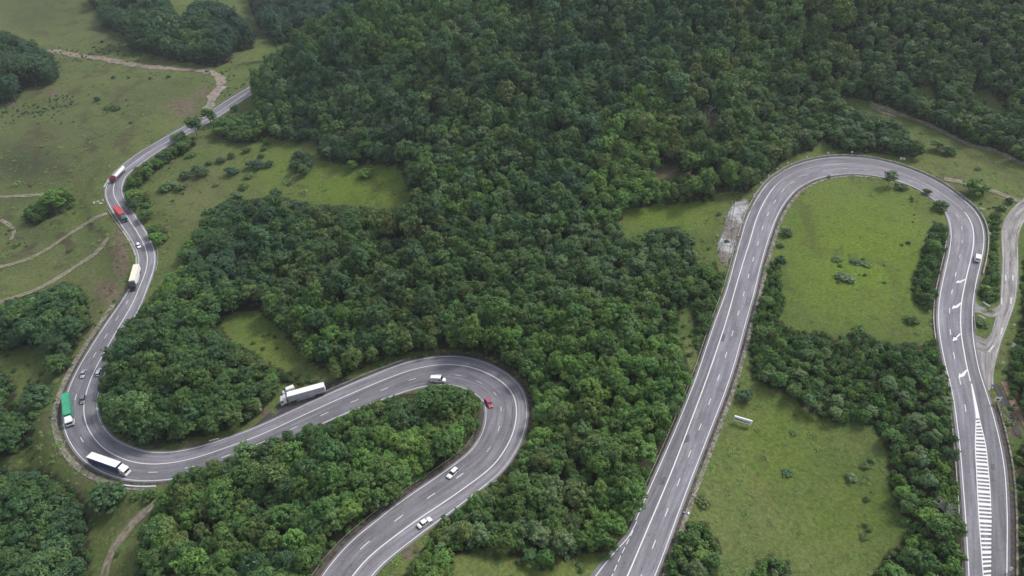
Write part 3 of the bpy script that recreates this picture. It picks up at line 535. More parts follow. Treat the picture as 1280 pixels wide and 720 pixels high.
# tar and pale repairs
PT = []
def patch(P, m, dz=ROADZ+.006):
    p = ats(P); V = [(v[0], v[1], onroad(v)+dz) for v in p]; PT.append(quadm(V, m))
patch([(1199,273),(1207,273),(1209.5,280),(1201,280)], m_pale); patch([(1181,296),(1189,293),(1190,306),(1182,312)], m_tar, ROADZ+.008)
patch([(853,546),(862,543),(861,552),(852,556)], m_tar); patch([(826,598),(833,596),(830,606),(823,607)], m_tar); patch([(640,508),(642,508),(640,535),(638,535)], m_tar)
rk = random.Random(4)
for r, n in ((RA, 26), (RB, 34)):
    for k in range(n):
        i = rk.randrange(10, len(r['c'])-14); o = rk.uniform(min(r['ow'][i], r['oe'][i])*.9, max(r['ow'][i], r['oe'][i])*.9); V = []; across = rk.random() < .45; m_ = rk.randint(5, 11); so = rk.choice((-1, 1))
        for j in range(m_):
            p = r['c'][i].copy() if across else r['c'][i+j].copy(); p_ = p[:2]+r['n'][i]*(o+(so*j*.45 if across else 0))+r['t'][i]*(rk.uniform(-.25, .25) if across else 0)+r['n'][i]*(0 if across else rk.uniform(-.12, .12)); p_ = p_; V.append((p_[0], p_[1]))
            if across: o_ = o+so*j*.45
        if across and not (min(r['ow'][i], r['oe'][i]) < o_ < max(r['ow'][i], r['oe'][i])): continue
        V = np.array(V); tt = np.gradient(V, axis=0); tt /= np.linalg.norm(tt, axis=1)[:, None]+1e-9; nn = np.stack([-tt[:, 1], tt[:, 0]], 1)*rk.uniform(.05, .10); zq = [onroad(v)+ROADZ+.007 for v in V]
        PT.append(up_faces(quads('crack', [(*(v+q), z_) for v, q, z_ in zip(V, nn, zq)]+[(*(v-q), z_) for v, q, z_ in zip(V, nn, zq)], [(j, j+1, m_+j+1, m_+j) for j in range(m_-1)], m_tar)))
for (x0, y0, x1, y1, wd_) in ((905,418,902,427,.7), (1192,420,1193,428,.6), (104,520,105,527,.6), (1240,580,1241,588,.5)):
    q = ats([(x0, y0), (x1, y1)])[:, :2]; d_ = q[1]-q[0]; d_ /= np.linalg.norm(d_); n_2 = np.array([-d_[1], d_[0]])*wd_; PT.append(quadm([(*v, onroad(v)+ROADZ+.005) for v in (q[0]-n_2, q[1]-n_2, q[1]+n_2, q[0]+n_2)], m_tar))
props(link('road_repairs', join('road_repairs', PT)), kind='structure')
props(link('side_road', sheet(SIDE_L, SIDE_R, 'side_road', m_old, .05)), kind='structure')
props(link('side_road_mouth', sheet(SPUR[0], SPUR[1], 'side_road_mouth', m_old, .062, 4)), kind='structure'); props(link('side_road_mouth', sheet(MOUTH[0], MOUTH[1], 'side_road_mouth', m_old, .066, 4)), kind='structure')
props(link('side_road_mouth', sheet([(1218.5,440),(1220.5,455),(1225,468),(1231,488)], [(1243,440),(1242,458),(1240,470),(1238,488)], 'side_road_mouth', m_old, .072, 4)), kind='structure')
SM = []
for P in ([(1253.5,288),(1253.7,310),(1254,330),(1253,357),(1251.5,380)], [(1272,309),(1271.5,333),(1270.5,357),(1267.5,378),(1261,398),(1256,412),(1251,425),(1244.5,446)]):
    q = ats(P); SM.append(drape(resample(catmull(q[:, :2], 6), 1.2), .14, 'line', m_worn, .10))
for t0, t1 in (((1251.8,372),(1252.2,381)), ((1263.6,372),(1263.4,380)), ((1253,410),(1251,418)), ((1242,432),(1236,440)), ((1257,344),(1257,351)), ((1266,344),(1266,351))):
    q = ats([t0, t1]); SM.append(drape(resample(q[:, :2], .8), .5, 'mark', m_worn, .10))
props(link('side_road_markings', join('side_road_markings', SM)), kind='structure')
# lay-by beside the parked lorry
props(link('layby', sheet([(300,544),(318,532),(335,517),(352,502),(372,489),(400,480.5),(425,475),(446,472)], [(302,546),(322,544),(345,535),(375,519),(400,507),(425,493),(450,479)], 'layby', m_layby, .09)), kind='structure')
# dirt tracks
def track(name, P, wd, m=m_dirt, two=False):
    q = resample(catmull(ats(P)[:, :2], 8), 1.5); q = gsm(q, 1.5); W_ = wd*(1+.22*np.sin(np.arange(len(q))*.37)+.15*np.sin(np.arange(len(q))*.91+2)); props(link(name, drape(q, W_, name, m, .20, 3)), kind='structure')
track('dirt_track', [(60,63),(90,68),(120,72),(150,78),(180,83),(215,86),(245,88),(265,91),(276,99),(275,108),(268,117),(263,129),(258,141),(252,149)], 6.5, m_track)
track('dirt_track', [(262,131),(268,122),(276,112),(281,108)], 4, m_old)
track('dirt_track', [(-30,342),(0,334),(20,329),(45,320),(65,308),(85,294),(105,281),(122,272),(134,267)], 3.2)
track('dirt_track', [(-30,388),(0,378),(30,368),(55,358),(75,346),(95,333),(115,320),(128,308),(135,297)], 3.0)
track('dirt_track', [(-30,248),(0,246),(25,245),(55,243),(75,240)], 2.6)
track('dirt_track', [(0,275),(10,280),(18,290),(14,300)], 2.0)
track('dirt_track', [(126,790),(128,740),(132,710),(140,690),(152,671),(168,652),(182,640),(196,626)], 3.4)
track('dirt_track', [(1088,130),(1110,137),(1147,151),(1173,162),(1207,179),(1247,190),(1270,202),(1300,212)], 2.6)
track('dirt_track', [(1180,224),(1205,228),(1230,236),(1250,242),(1275,252)], 3.6)
track('dirt_track', [(1243,481),(1250,490),(1256,505),(1262,520),(1268,533),(1274,545)], 1.7, m_layby)
track('dirt_track', [(1254,478),(1262,495),(1270,512),(1278,527),(1290,545)], 1.6, m_brick)
track('dirt_track', [(1090,133),(1100,140),(1120,146)], 1.5)
# ================================================================ ditches, kerbs, barriers
def oW(d): return lambda r: r['ow']+r['sw']*d
def oE(d): return lambda r: r['oe']-r['sw']*d
def bedstrip(r, i0, i1, a, b, name, m, dz, label=None, kind='structure', depth=0.0):
    return props(link(name, up_faces(strip(r, i0, i1, a, b, dz, name, m, depth))), kind=kind)
iU1, iU2 = idx(RB, 926, 297), idx(RB, 1222, 345)
# stone lined ditch on the inner side of the hill road
bedstrip(RB, 0, idx(RB, 1085, 207), oE(.75)(RB), oE(1.7)(RB), 'ditch', m_ditch, .05)
bedstrip(RB, 4, idx(RB, 1105, 211), oE(1.7)(RB), oE(3.0)(RB), 'stone_channel', m_stone, .12, depth=.4)
bedstrip(RB, idx(RB, 1188, 290), nB, oE(.75)(RB), oE(1.5)(RB), 'ditch', m_ditch, .05)
bedstrip(RB, idx(RB, 1230, 505), nB, oW(.75)(RB), oW(1.9)(RB), 'ditch', m_ditch, .05)
# paved slope on the outside of the valley bend
bedstrip(RA, idx(RA, 165, 352), idx(RA, 222, 577), oW(1.0)(RA), oW(1.9)(RA), 'ditch', m_ditch, .04)
bedstrip(RA, idx(RA, 158, 380), idx(RA, 212, 580), oW(1.9)(RA), oW(3.9)(RA), 'stone_channel', m_stone, .10, depth=.4)
bedstrip(RA, idx(RA, 165, 285), idx(RA, 175, 352), oW(.75)(RA), oW(1.5)(RA), 'stone_channel', m_conc, .12, depth=.4)
bedstrip(RA, idx(RA, 598, 463), nA, oW(.75)(RA), oW(2.2)(RA), 'ditch', m_ditch, .05)
bedstrip(RA, idx(RA, 430, 496), idx(RA, 640, 540), oE(.75)(RA), oE(2.4)(RA), 'ditch', m_ditch, .05)
def beam_profile(r, i0, i1, off, prof, name, m, parent):
    """sweep a closed profile (across, up) along the road"""
    n = len(r['c']); i0 = max(0, i0); i1 = min(n, i1); ix = np.arange(i0, i1); k = len(prof); V = []
    for (u, h) in prof:
        o = off+u*(1 if off.mean() > 0 else -1); p = r['c'][ix].copy(); p[:, :2] += r['n'][ix]*o[ix, None]; p[:, 2] += h; V.append(p)
    L = len(ix); j = np.arange(L-1); Q = np.vstack([np.stack([q*L+j, ((q+1) % k)*L+j, ((q+1) % k)*L+j+1, q*L+j+1], 1) for q in range(k)])
    me = quads(name, np.vstack(V), Q, m); bm = bmesh.new(); bm.from_mesh(me); bm.verts.ensure_lookup_table()
    for e in (0, L-1):
        try: bm.faces.new([bm.verts[q*L+e] for q in range(k)])
        except ValueError: pass
    bmesh.ops.recalc_face_normals(bm, faces=bm.faces); bm.to_mesh(me); bm.free(); return link(name, me, parent)
post_me = MB().box(-.06, .06, -.06, .06, -.5, .80).mesh('post', m_steel); post_c = MB().box(-.1, .1, -.1, .1, -.5, .85).mesh('post', m_white)
def guardrail(r, i0, i1, off, label, group=None, every=4.0, m=m_steel, pm=None):
    i0 = max(0, i0); i1 = min(len(r['c'])-1, i1); t = props(empty('guardrail', r['c'][i0]), label, 'guardrail', group); inv = Matrix.Translation(-Vector(r['c'][i0]))
    b = beam_profile(r, i0, i1, off, [(0, .42), (.07, .48), (.02, .57), (.07, .66), (0, .74), (-.04, .74), (-.04, .42)], 'rail_beam', m, t); b.data.transform(inv)
    s = i0*STEP; n = 0
    while s < i1*STEP and n < 95:
        k = int(s/STEP); p = r['c'][k].copy(); p[:2] += r['n'][k]*(off[k]+.12*np.sign(off[k])); o = link('post', pm or post_me, t, Vector(p)-Vector(r['c'][i0])); s += every; n += 1
    return t
def parapet(r, i0, i1, off, label, hh=.75, wd=.4, m=m_conc):
    i0 = max(0, i0); i1 = min(len(r['c'])-1, i1)
    return props(beam_profile(r, i0, i1, off, [(-wd/2, -.4), (wd/2, -.4), (wd/2-.08, hh), (-wd/2+.08, hh)], 'concrete_barrier', m, None), label, 'barrier')
iS0, iS1 = idx(RB, 806, 668), idx(RB, 937, 300)
guardrail(RB, iS0, iS1, oW(1.5)(RB), 'long grey steel guardrail between the forest and the straight climbing road')
parapet(RB, iU1, iU2, oW(1.5)(RB), 'pale concrete barrier curving round the outside of the top right hairpin', .8, .45)
parapet(RB, idx(RB, 1230, 503), nB-1, oW(2.2)(RB), 'low tan stone kerb wall right of the road with the hatched island', .5, .6, m_stone)
guardrail(RB, idx(RB, 1190, 290), idx(RB, 1200, 440), oE(1.7)(RB), 'short white guardrail beside the bushes inside the downhill leg', every=3, m=m_white)
guardrail(RB, idx(RB, 1215, 482), idx(RB, 1229, 660), oE(1.7)(RB), 'weathered white guardrail between the dense thicket and the hatched road section', every=3, m=m_white)
iA1 = idx(RA, 638, 548)
guardrail(RA, iA1, nA-1, oW(2.4)(RA), 'steel guardrail above the dark ditch beside the wooded hairpin island')
parapet(RA, idx(RA, 412, 503), idx(RA, 515, 463), oE(1.6)(RA), 'short pale concrete barrier on the forest side before the middle hairpin', .7)
parapet(RA, idx(RA, 178, 577), idx(RA, 214, 579), oW(2.6)(RA)*1.0, 'small white barrier piece at the foot of the valley bend', .6, .4, m_white)
guardrail(RA, idx(RA, 180, 300), idx(RA, 184, 345), oE(1.5)(RA), 'short steel guardrail beside the olive meadow on the valley road')
guardrail(RA, 0, idx(RA, 215, 174), oW(1.4)(RA), 'distant steel guardrail along the upper left edge of the valley road')
parapet(RA, idx(RA, 152, 257), idx(RA, 168, 287), oW(1.5)(RA), 'grey kerb wall beside the two farm tracks on the valley road', .5)
# ================================================================ signs and small things at the roadside
def tocam(p): return math.atan2(-p[0], p[1])    # yaw so that local -y faces the viewer's side of the valley
def marker(px, py, label, hgt=1.4, w_=.75, h_=.75, yaw=None, group=None, m=m_white, name='marker_sign', cat='road sign'):
    p = at(px, py, hgt); t = props(empty(name, p, (tocam(p) if yaw is None else yaw)), label, cat, group)
    MB().tube([(0, .05, -.4), (0, .05, hgt)], .05).build('post', m_steel, t)
    MB().box(-w_/2, w_/2, -.03, .03, hgt-h_/2, hgt+h_/2, bev=.01).build('sign_board', m, t); MB().box(-w_/2-.03, w_/2+.03, .031, .045, hgt-h_/2-.03, hgt+h_/2+.03).build('backing', m_steel, t); return t
CH = [(951.5,228.5,'first'), (961,219.5,'second'), (972,211,'third'), (985,203.5,'fourth'), (1008.5,196.5,'fifth'), (1035.5,191,'sixth'), (1065,190,'seventh')]
for x, y, k in CH: marker(x, y, 'white curve marker, %s from the left along the outside of the top hairpin' % k, 1.3, .85, .9, group='curve markers round the top hairpin')
marker(1126.5, 198, 'left one of two adjacent white markers below the dark roadside bushes', 1.3, .9, .9, group='curve markers round the top hairpin')
marker(1130.5, 198.5, 'right one of two adjacent white markers below the dark roadside bushes', 1.3, .9, .8, group='curve markers round the top hairpin')
marker(1210, 259, 'white curve marker where the barrier meets the round roadside tree', 1.2, .5, .5)
marker(1228, 261, 'wide white direction board outside the hairpin below the round tree', 1.5, 2.0, .8)
marker(1236.5, 291.5, 'small white round-topped sign on a tall pole above the shrubs', 3.4, 1.1, .8)
marker(943, 244.5, 'tall white road sign at the start of the top hairpin by the gravel dump', 2.0, .9, 2.0, yaw=-.7)
marker(985.5, 257, 'white and black sign inside the left arm of the top hairpin', 1.6, .9, 1.6, yaw=-.6)
marker(618.5, 602, 'small dark-backed sign at the outer edge of the road after the middle hairpin', 1.2, 1.5, .6, yaw=.6)
marker(325, 509, 'tall narrow white sign beside the lay-by of the parked lorry', 2.6, .8, 3.2, yaw=.5)
marker(1268, 406, 'small pale sign on the bank right of the side road', 1.2, .8, .7); marker(1267, 432, 'tilted white oval sign on the bank right of the side road', 1.6, 1.0, 1.7, yaw=-.8)
marker(1253.7, 453, 'small grey sign where the side road narrows', 1.0, .8, .7)
marker(864, 679, 'white edge marker with a black base at the stone channel above the clump of bushes', 1.2, .5, 1.6, yaw=-.4)
marker(1263.5, 711, 'white post sign at the bottom right corner next to the kerb wall', 1.6, .7, 1.4)
marker(137, 207.5, 'tiny white post sign beside the red cabbed truck', 1.0, .4, .7)
# round back of a big sign with a dark centre
p = at(1247, 500, 1.6); t = props(empty('round_sign', p, -.2), 'white square sign with a dark centre where the footpath leaves the side road', 'road sign')
MB().tube([(0, .06, -.4), (0, .06, 2.2)], .06).build('post', m_steel, t); MB().box(-.95, .95, -.03, .03, 1.0, 2.9, bev=.02).build('sign_board', m_white, t)
MB().loft([[Vector((.42*math.cos(a), y, 1.8+.42*math.sin(a))) for a in np.linspace(0, 2*math.pi, 17)[:-1]] for y in (-.05, -.034)]).build('dark_centre', m_dark, t)
def lowbar(px0, py0, px1, py1, label, hh=.8, m=m_white, name='barrier_board', cat='barrier'):
    a, b = at(px0, py0, hh), at(px1, py1, hh); d = b-a; L = d.length; t = props(empty(name, a, math.atan2(d.y, d.x)), label, cat); sl_ = d.z/L
    MB().box(0, L, -.05, .05, hh-.45, hh).build('board', m, t)
    for x in (.3, L/2, L-.3): MB().box(x-.06, x+.06, .051, .16, -.4, hh-.05).build('post', m_steel, t)
lowbar(1229, 377, 1237.5, 382.5, 'white barrier board on the shrubby bank above the side road mouth'); lowbar(1223.5, 393.5, 1232, 398, 'white barrier board at the top of the small green traffic island')
lowbar(1217.5, 394, 1219, 413, 'pale kerb board along the left edge of the green traffic island', .5, m_conc); lowbar(261, 550.5, 273, 546.8, 'white guard board at the forest edge above the valley road curve', .8)
lowbar(938.5, 262.5, 944, 251, 'weathered timber edge of the gravel dump', .5, m_stone, 'timber_edge', 'timber edge')
lowbar(129.5, 233.5, 135, 222.5, 'white barrier board left of the valley road below the red cabbed truck', .8)
# billboard in the meadow: white panel with a dark strip of worn, unreadable print
p = at(928.5, 526.5, 1.6); t = props(empty('billboard', p, -.42), 'wide white billboard with faded dark print standing in the right meadow', 'billboard')
for x in (-2.1, 2.1): MB().box(x-.08, x+.08, .08, .24, -.5, 2.3).build('post', m_steel, t)
MB().box(-2.75, 2.75, -.06, .06, .95, 2.65, bev=.015).build('panel', m_white, t); MB().box(-2.7, .1, -.075, -.062, 1.50, 2.02).build('printed_band', mat('grey_violet_print', (.10, .10, .17), .6), t)
MB().box(.12, 2.2, -.075, -.062, 1.40, 2.02).build('printed_band', mat('pale_blue_print', (.32, .34, .55), .6), t); MB().box(.55, .95, -.09, -.076, 1.5, 1.78).build('printed_mark', mat('dark_print', (.08, .07, .13), .6), t)
MB().box(-2.75, 2.75, -.06, .34, 2.76, 2.82).build('top_shelf', m_white, t)
# litter
p = at(860, 642); t = props(empty('litter_bag', p, .4), 'crumpled blue and white plastic bag on the grass beside the stone channel', 'litter')
def lump(c, r, n=14, seed=0, flat=.7):
    rr = random.Random(seed); bm = bmesh.new(); bmesh.ops.create_icosphere(bm, subdivisions=2, radius=1)
    k = [Vector((rr.uniform(-1, 1), rr.uniform(-1, 1), rr.uniform(-1, 1))).normalized() for _ in range(n)]
    for v in bm.verts:
        f = 1-sum(max(0, v.co.dot(q)-.62)*.55 for q in k); v.co = Vector((v.co.x*f*r, v.co.y*f*r, v.co.z*f*r*flat))+Vector(c)
    return bm
def lump_obj(name, c, r, m, parent=None, seed=0, flat=.7):
    bm = lump(c, r, seed=seed, flat=flat); me = bpy.data.meshes.new(name); bm.to_mesh(me); bm.free(); me.materials.append(m); return link(name, me, parent)
lump_obj('bag', (0, 0, .25), .5, m_white, t, 3); lump_obj('bag', (-.8, .6, .18), .4, mat('pale_blue_plastic', (.25, .35, .6), .5), t, 4, .5)
# white stones at the bend of the valley road
for k, (x, y, s, lb) in enumerate([(117.5,254,1.3,'largest white stone'), (122,252.5,1.0,'middle white stone of three'), (126,254.5,1.3,'right white stone'), (128.5,250.5,.8,'small upper white stone')]):
    o = lump_obj('stone', (0, 0, 0), s, m_rock, None, 20+k, .5); o.location = at(x, y)+Vector((0, 0, .15)); props(o, lb+' in the heap beside the two farm tracks', 'stone', 'white stones beside the farm tracks')
# gravel and rubble tipped beside the climbing road
GP = [(921,247),(934,247.5),(937,256),(930.5,270),(925,286),(920,303),(914,322),(906,334),(900,329),(896,318),(897,304),(902,288),(906,272),(913,260)]
def polysheet(P, name, m, dz=.16, n=26):
    P = ats(P)[:, :2]; c = P.mean(0); P = catmull(np.vstack([P, P[:1]]), 5)[:-1]; V = [(*c, float(H(*c))+dz)]; k = len(P); rings = 5
    for j in range(1, rings+1):
        q = c+(P-c)*j/rings*(1+.05*np.sin(np.arange(k)*2.3)[:, None]*(j == rings)); V += [tuple(v) for v in np.c_[q, H(q[:, 0], q[:, 1])+dz+(.35*np.sin(q[:, 0]*1.1)*np.sin(q[:, 1]*.9)+.35 if j < rings else -.3)]]
    F = [(0, 1+i, 1+(i+1) % k) for i in range(k)]+[(1+(j-1)*k+i, 1+j*k+i, 1+j*k+(i+1) % k, 1+(j-1)*k+(i+1) % k) for j in range(1, rings) for i in range(k)]
    me = bpy.data.meshes.new(name); me.from_pydata(V, [], F); me.materials.append(m); return link(name, up_faces(me))
mg = bpy.data.materials.new('tipped_gravel'); mg.use_nodes = True; N = NB(mg); c = N.mixc(N.ramp(N.tex(.09, 5, .65, dist=.6), .46, .60), (.175, .155, .140), (.37, .37, .375)); c = N.scale(c, N.ramp(N.tex(1.1, 5, .75), .3, .7, .6, 1.25)); N.link(c, N.b.inputs['Base Color']); N.b.inputs['Roughness'].default_value = .95
gt = polysheet(GP, 'gravel_tip', mg); bm = bmesh.new(); bm.from_mesh(gt.data); rr = random.Random(8); gp = ats(GP); c0_ = gp.mean(0)
for k in range(170):
    i_ = rr.randrange(len(gp)); f_ = rr.uniform(0, 1.06)**.6; q_ = c0_+(gp[i_]*(1-.5*(k % 2))+gp[(i_+1) % len(gp)]*.5*(k % 2)-c0_)*f_; r_ = rr.choice((.18, .25, .3, .45)); lb_ = lump((q_[0]+rr.uniform(-1, 1), q_[1]+rr.uniform(-1, 1), float(H(q_[0], q_[1]))+.3), r_*1.3, seed=k); tm_ = bpy.data.meshes.new('t'); lb_.to_mesh(tm_); lb_.free(); bm.from_mesh(tm_); bpy.data.meshes.remove(tm_)
bm.to_mesh(gt.data); bm.free()
props(gt, 'white and brown gravel tipped on the slope left of the climbing road', 'gravel', kind='stuff')
# ================================================================ vehicles (x forward, origin on the road under the middle)
def place(t, rear, front, up, zlift=ROADZ+.005):
    a, b = at(*rear, up), at(*front, up); m = (a+b)/2; d = b-a; d.z = 0; d.normalize(); L = 3.0
    f = m+d*L; g = m-d*L; z1, z0 = float(H(f.x, f.y)), float(H(g.x, g.y)); s = Vector((-d.y, d.x, 0)); l = m+s*1.2; r = m-s*1.2
    X_ = Vector((d.x*2*L, d.y*2*L, z1-z0)).normalized(); Y_ = Vector((s.x*2.4, s.y*2.4, float(H(l.x, l.y)-H(r.x, r.y)))).normalized(); Z_ = X_.cross(Y_).normalized(); Y_ = Z_.cross(X_)
    M = Matrix((X_, Y_, Z_)).transposed(); t.location = (m.x, m.y, (z0+z1)/2+zlift); t.rotation_euler = M.to_euler(); return t
def wheelset(t, xs, y, r, wd, dual=False):
    for x in xs:
        for s in (-1, 1):
            k = MB().wheel(x, s*(y-wd/2), r, wd).build('wheel', m_tyre, t)
            MB().wheel(0, 0, r*.58, wd+.03, 12).build('rim', m_rim, k).location = (x, s*(y-wd/2), r-r*.58)
def ring(x, hw, z0, z1, r=.12, t=0.0):
    """rounded cross-section at station x: t = inward lean of the top"""
    return [Vector(p) for p in ((x, -hw+r, z0), (x, hw-r, z0), (x, hw, z0+r), (x, hw-t*.4, (z0+z1)/2+.05), (x, hw-t-r*.5, z1-r*.35), (x, hw-t-r*1.8, z1), (x, -hw+t+r*1.8, z1), (x, -hw+t+r*.5, z1-r*.35), (x, -hw+t*.4, (z0+z1)/2+.05), (x, -hw, z0+r))]
def car(label, paint_, rear, front, L=4.4, W=1.8, Hh=1.47, kind='hatch', name='parked_car'):
    t = props(empty(name, (0, 0, 0)), label, 'car' if kind != 'van' else 'van'); h = L/2; w_ = W/2
    zb = .86 if kind != 'van' else 1.05
    S = [(-h, .82, .38, zb-.20), (-h+.12, .94, .28, zb-.02), (-h+.7, 1, .22, zb+.04), (-.2, 1, .20, zb+.02), (h-1.25, 1, .20, zb), (h-.55, .97, .22, zb-.10), (h-.14, .88, .28, zb-.22), (h, .74, .38, zb-.36)]
    if kind == 'van':
        S = [(-h, .93, .42, Hh-.22), (-h+.14, 1, .28, Hh-.03), (-.3, 1, .22, Hh), (h-1.75, 1, .22, Hh-.04), (h-1.55, 1, .22, Hh-.14), (h-.95, .98, .22, 1.16), (h-.2, .90, .28, .98), (h, .76, .38, .74)]
        MB().loft([ring(x, w_*k, z0, z1, .13, .07) for x, k, z0, z1 in S]).build('body', paint_, t)
        MB().loft([[Vector((h-1.50, s*(w_-.24), Hh-.17)) for s in (-1, 1)]+[Vector((h-1.02, s*(w_-.16), 1.26)) for s in (1, -1)], [Vector((h-1.46, s*(w_-.24), Hh-.14)) for s in (-1, 1)]+[Vector((h-.98, s*(w_-.16), 1.29)) for s in (1, -1)]]).build('windscreen', m_glass, t)
        for s in (-1, 1):
            MB().box(h-2.2, h-1.45, s*(w_-.01)-.02, s*(w_-.01)+.02, 1.25, Hh-.45).build('side_window', m_glass, t)
            MB().box(h-.20, h-.02, s*(w_-.42)-.16, s*(w_-.42)+.16, .60, .78, bev=.02).build('headlight', m_lamp, t); MB().box(-h-.01, -h+.1, s*(w_-.24)-.08, s*(w_-.24)+.08, .8, 1.3, bev=.02).build('tail_light', m_tail, t)
            MB().box(h-1.25, h-1.1, s*(w_+.1)-.1, s*(w_+.1)+.1, 1.2, 1.5, bev=.02).build('mirror', m_dark, t)
        MB().box(-h-.015, -h+.02, -w_+.25, w_-.25, 1.35, Hh-.4).build('rear_window', m_glass, t); wheelset(t, (-h+.95, h-.9), w_+.01, .34, .22); MB().box(-h-.03, h-.15, -w_*.88, w_*.88, .21, .36).build('sill', m_dark, t)
        return place(t, rear, front, .9)
    b = MB().loft([ring(x, w_*k, z0, z1, .13, .05) for x, k, z0, z1 in S]).build('body', paint_, t, True)
    if kind == 'sedan': C = [(-h+.75, zb, .05), (-h+1.25, Hh-.12, .22), (-.35, Hh, .26), (.45, Hh-.05, .25), (h-1.25, zb, .05)]
    elif kind == 'van': C = [(-h+.05, zb, .02), (-h+.15, Hh-.08, .10), (-.2, Hh, .12), (h-1.75, Hh-.06, .13), (h-.85, zb, .05)]
    else: C = [(-h+.12, zb, .05), (-h+.42, Hh-.14, .2), (-.5, Hh, .24), (.35, Hh-.04, .25), (h-1.2, zb, .05)]
    # glasshouse: dark band, painted roof above it
    def cab(z, lean, x): return [Vector((x, s*(w_-lean), z)) for s in (-1, 1)]
    lo = []; hi = []
    gl = MB(); x0, x1 = C[0][0], C[-1][0]; xa, xb = C[1][0], C[-2][0]; zt = Hh-.10
    gl.loft([[Vector((x0, -w_+.06, zb-.05)), Vector((x1, -w_+.06, zb-.05)), Vector((x1, w_-.06, zb-.05)), Vector((x0, w_-.06, zb-.05))],
             [Vector((xa, -w_+.24, zt)), Vector((xb, -w_+.24, zt)), Vector((xb, w_-.24, zt)), Vector((xa, w_-.24, zt))]]); gl.build('window', m_glass, t)
    rf = MB().loft([[Vector((x, s*(w_-.25), z)) for s, z in ((-1, zt-.02), (1, zt-.02))]+[Vector((x, w_-.30, zz_)), Vector((x, -w_+.30, zz_))] for x, zz_ in ((xa-.02, zt+.04), (xa+.3, Hh-.01), ((xa+xb)/2, Hh), (xb-.25, Hh-.01), (xb+.02, zt+.03))]).build('roof', paint_, t)
    for s in (-1, 1):
        pl = MB()
        for q in ((xa+xb)/2+.08, ):
            pl.loft([[Vector((q-.06, s*(w_-.055), zb-.03)), Vector((q+.06, s*(w_-.055), zb-.03)), Vector((q+.06, s*(w_-.03), zb-.03)), Vector((q-.06, s*(w_-.03), zb-.03))], [Vector((q-.05, s*(w_-.25), zt)), Vector((q+.05, s*(w_-.25), zt)), Vector((q+.05, s*(w_-.22), zt)), Vector((q-.05, s*(w_-.22), zt))]])
        if kind == 'van':                      # closed load bay
            pl.loft([[Vector((x0+.05, s*(w_-.058), zb-.04)), Vector(((x0+x1)/2+.1, s*(w_-.058), zb-.04)), Vector(((x0+x1)/2+.1, s*(w_-.02), zb-.04)), Vector((x0+.05, s*(w_-.02), zb-.04))], [Vector((xa+.02, s*(w_-.25), zt+.02)), Vector(((x0+x1)/2+.1, s*(w_-.25), zt+.02)), Vector(((x0+x1)/2+.1, s*(w_-.19), zt+.02)), Vector((xa+.02, s*(w_-.19), zt+.02))]])
        pl.build('pillar', paint_, t)
        MB().box(h-.20, h-.02, s*(w_-.42)-.16, s*(w_-.42)+.16, zb-.36, zb-.22, bev=.02).build('headlight', m_lamp, t); MB().box(-h-.01, -h+.1, s*(w_-.34)-.14, s*(w_-.34)+.14, zb-.26, zb-.12, bev=.02).build('tail_light', m_tail, t)
        MB().box((x1+xb)/2-.25, (x1+xb)/2-.1, s*(w_+.02)-.07, s*(w_+.02)+.07, zb+.02, zb+.14, bev=.02).build('mirror', paint_, t)
    wheelset(t, (-h+.82, h-.86), w_+.01, .33, .22)
    MB().box(-h-.02, h-.15, -w_*.9, w_*.9, .21, .34).build('sill', m_dark, t)
    return place(t, rear, front, .7)
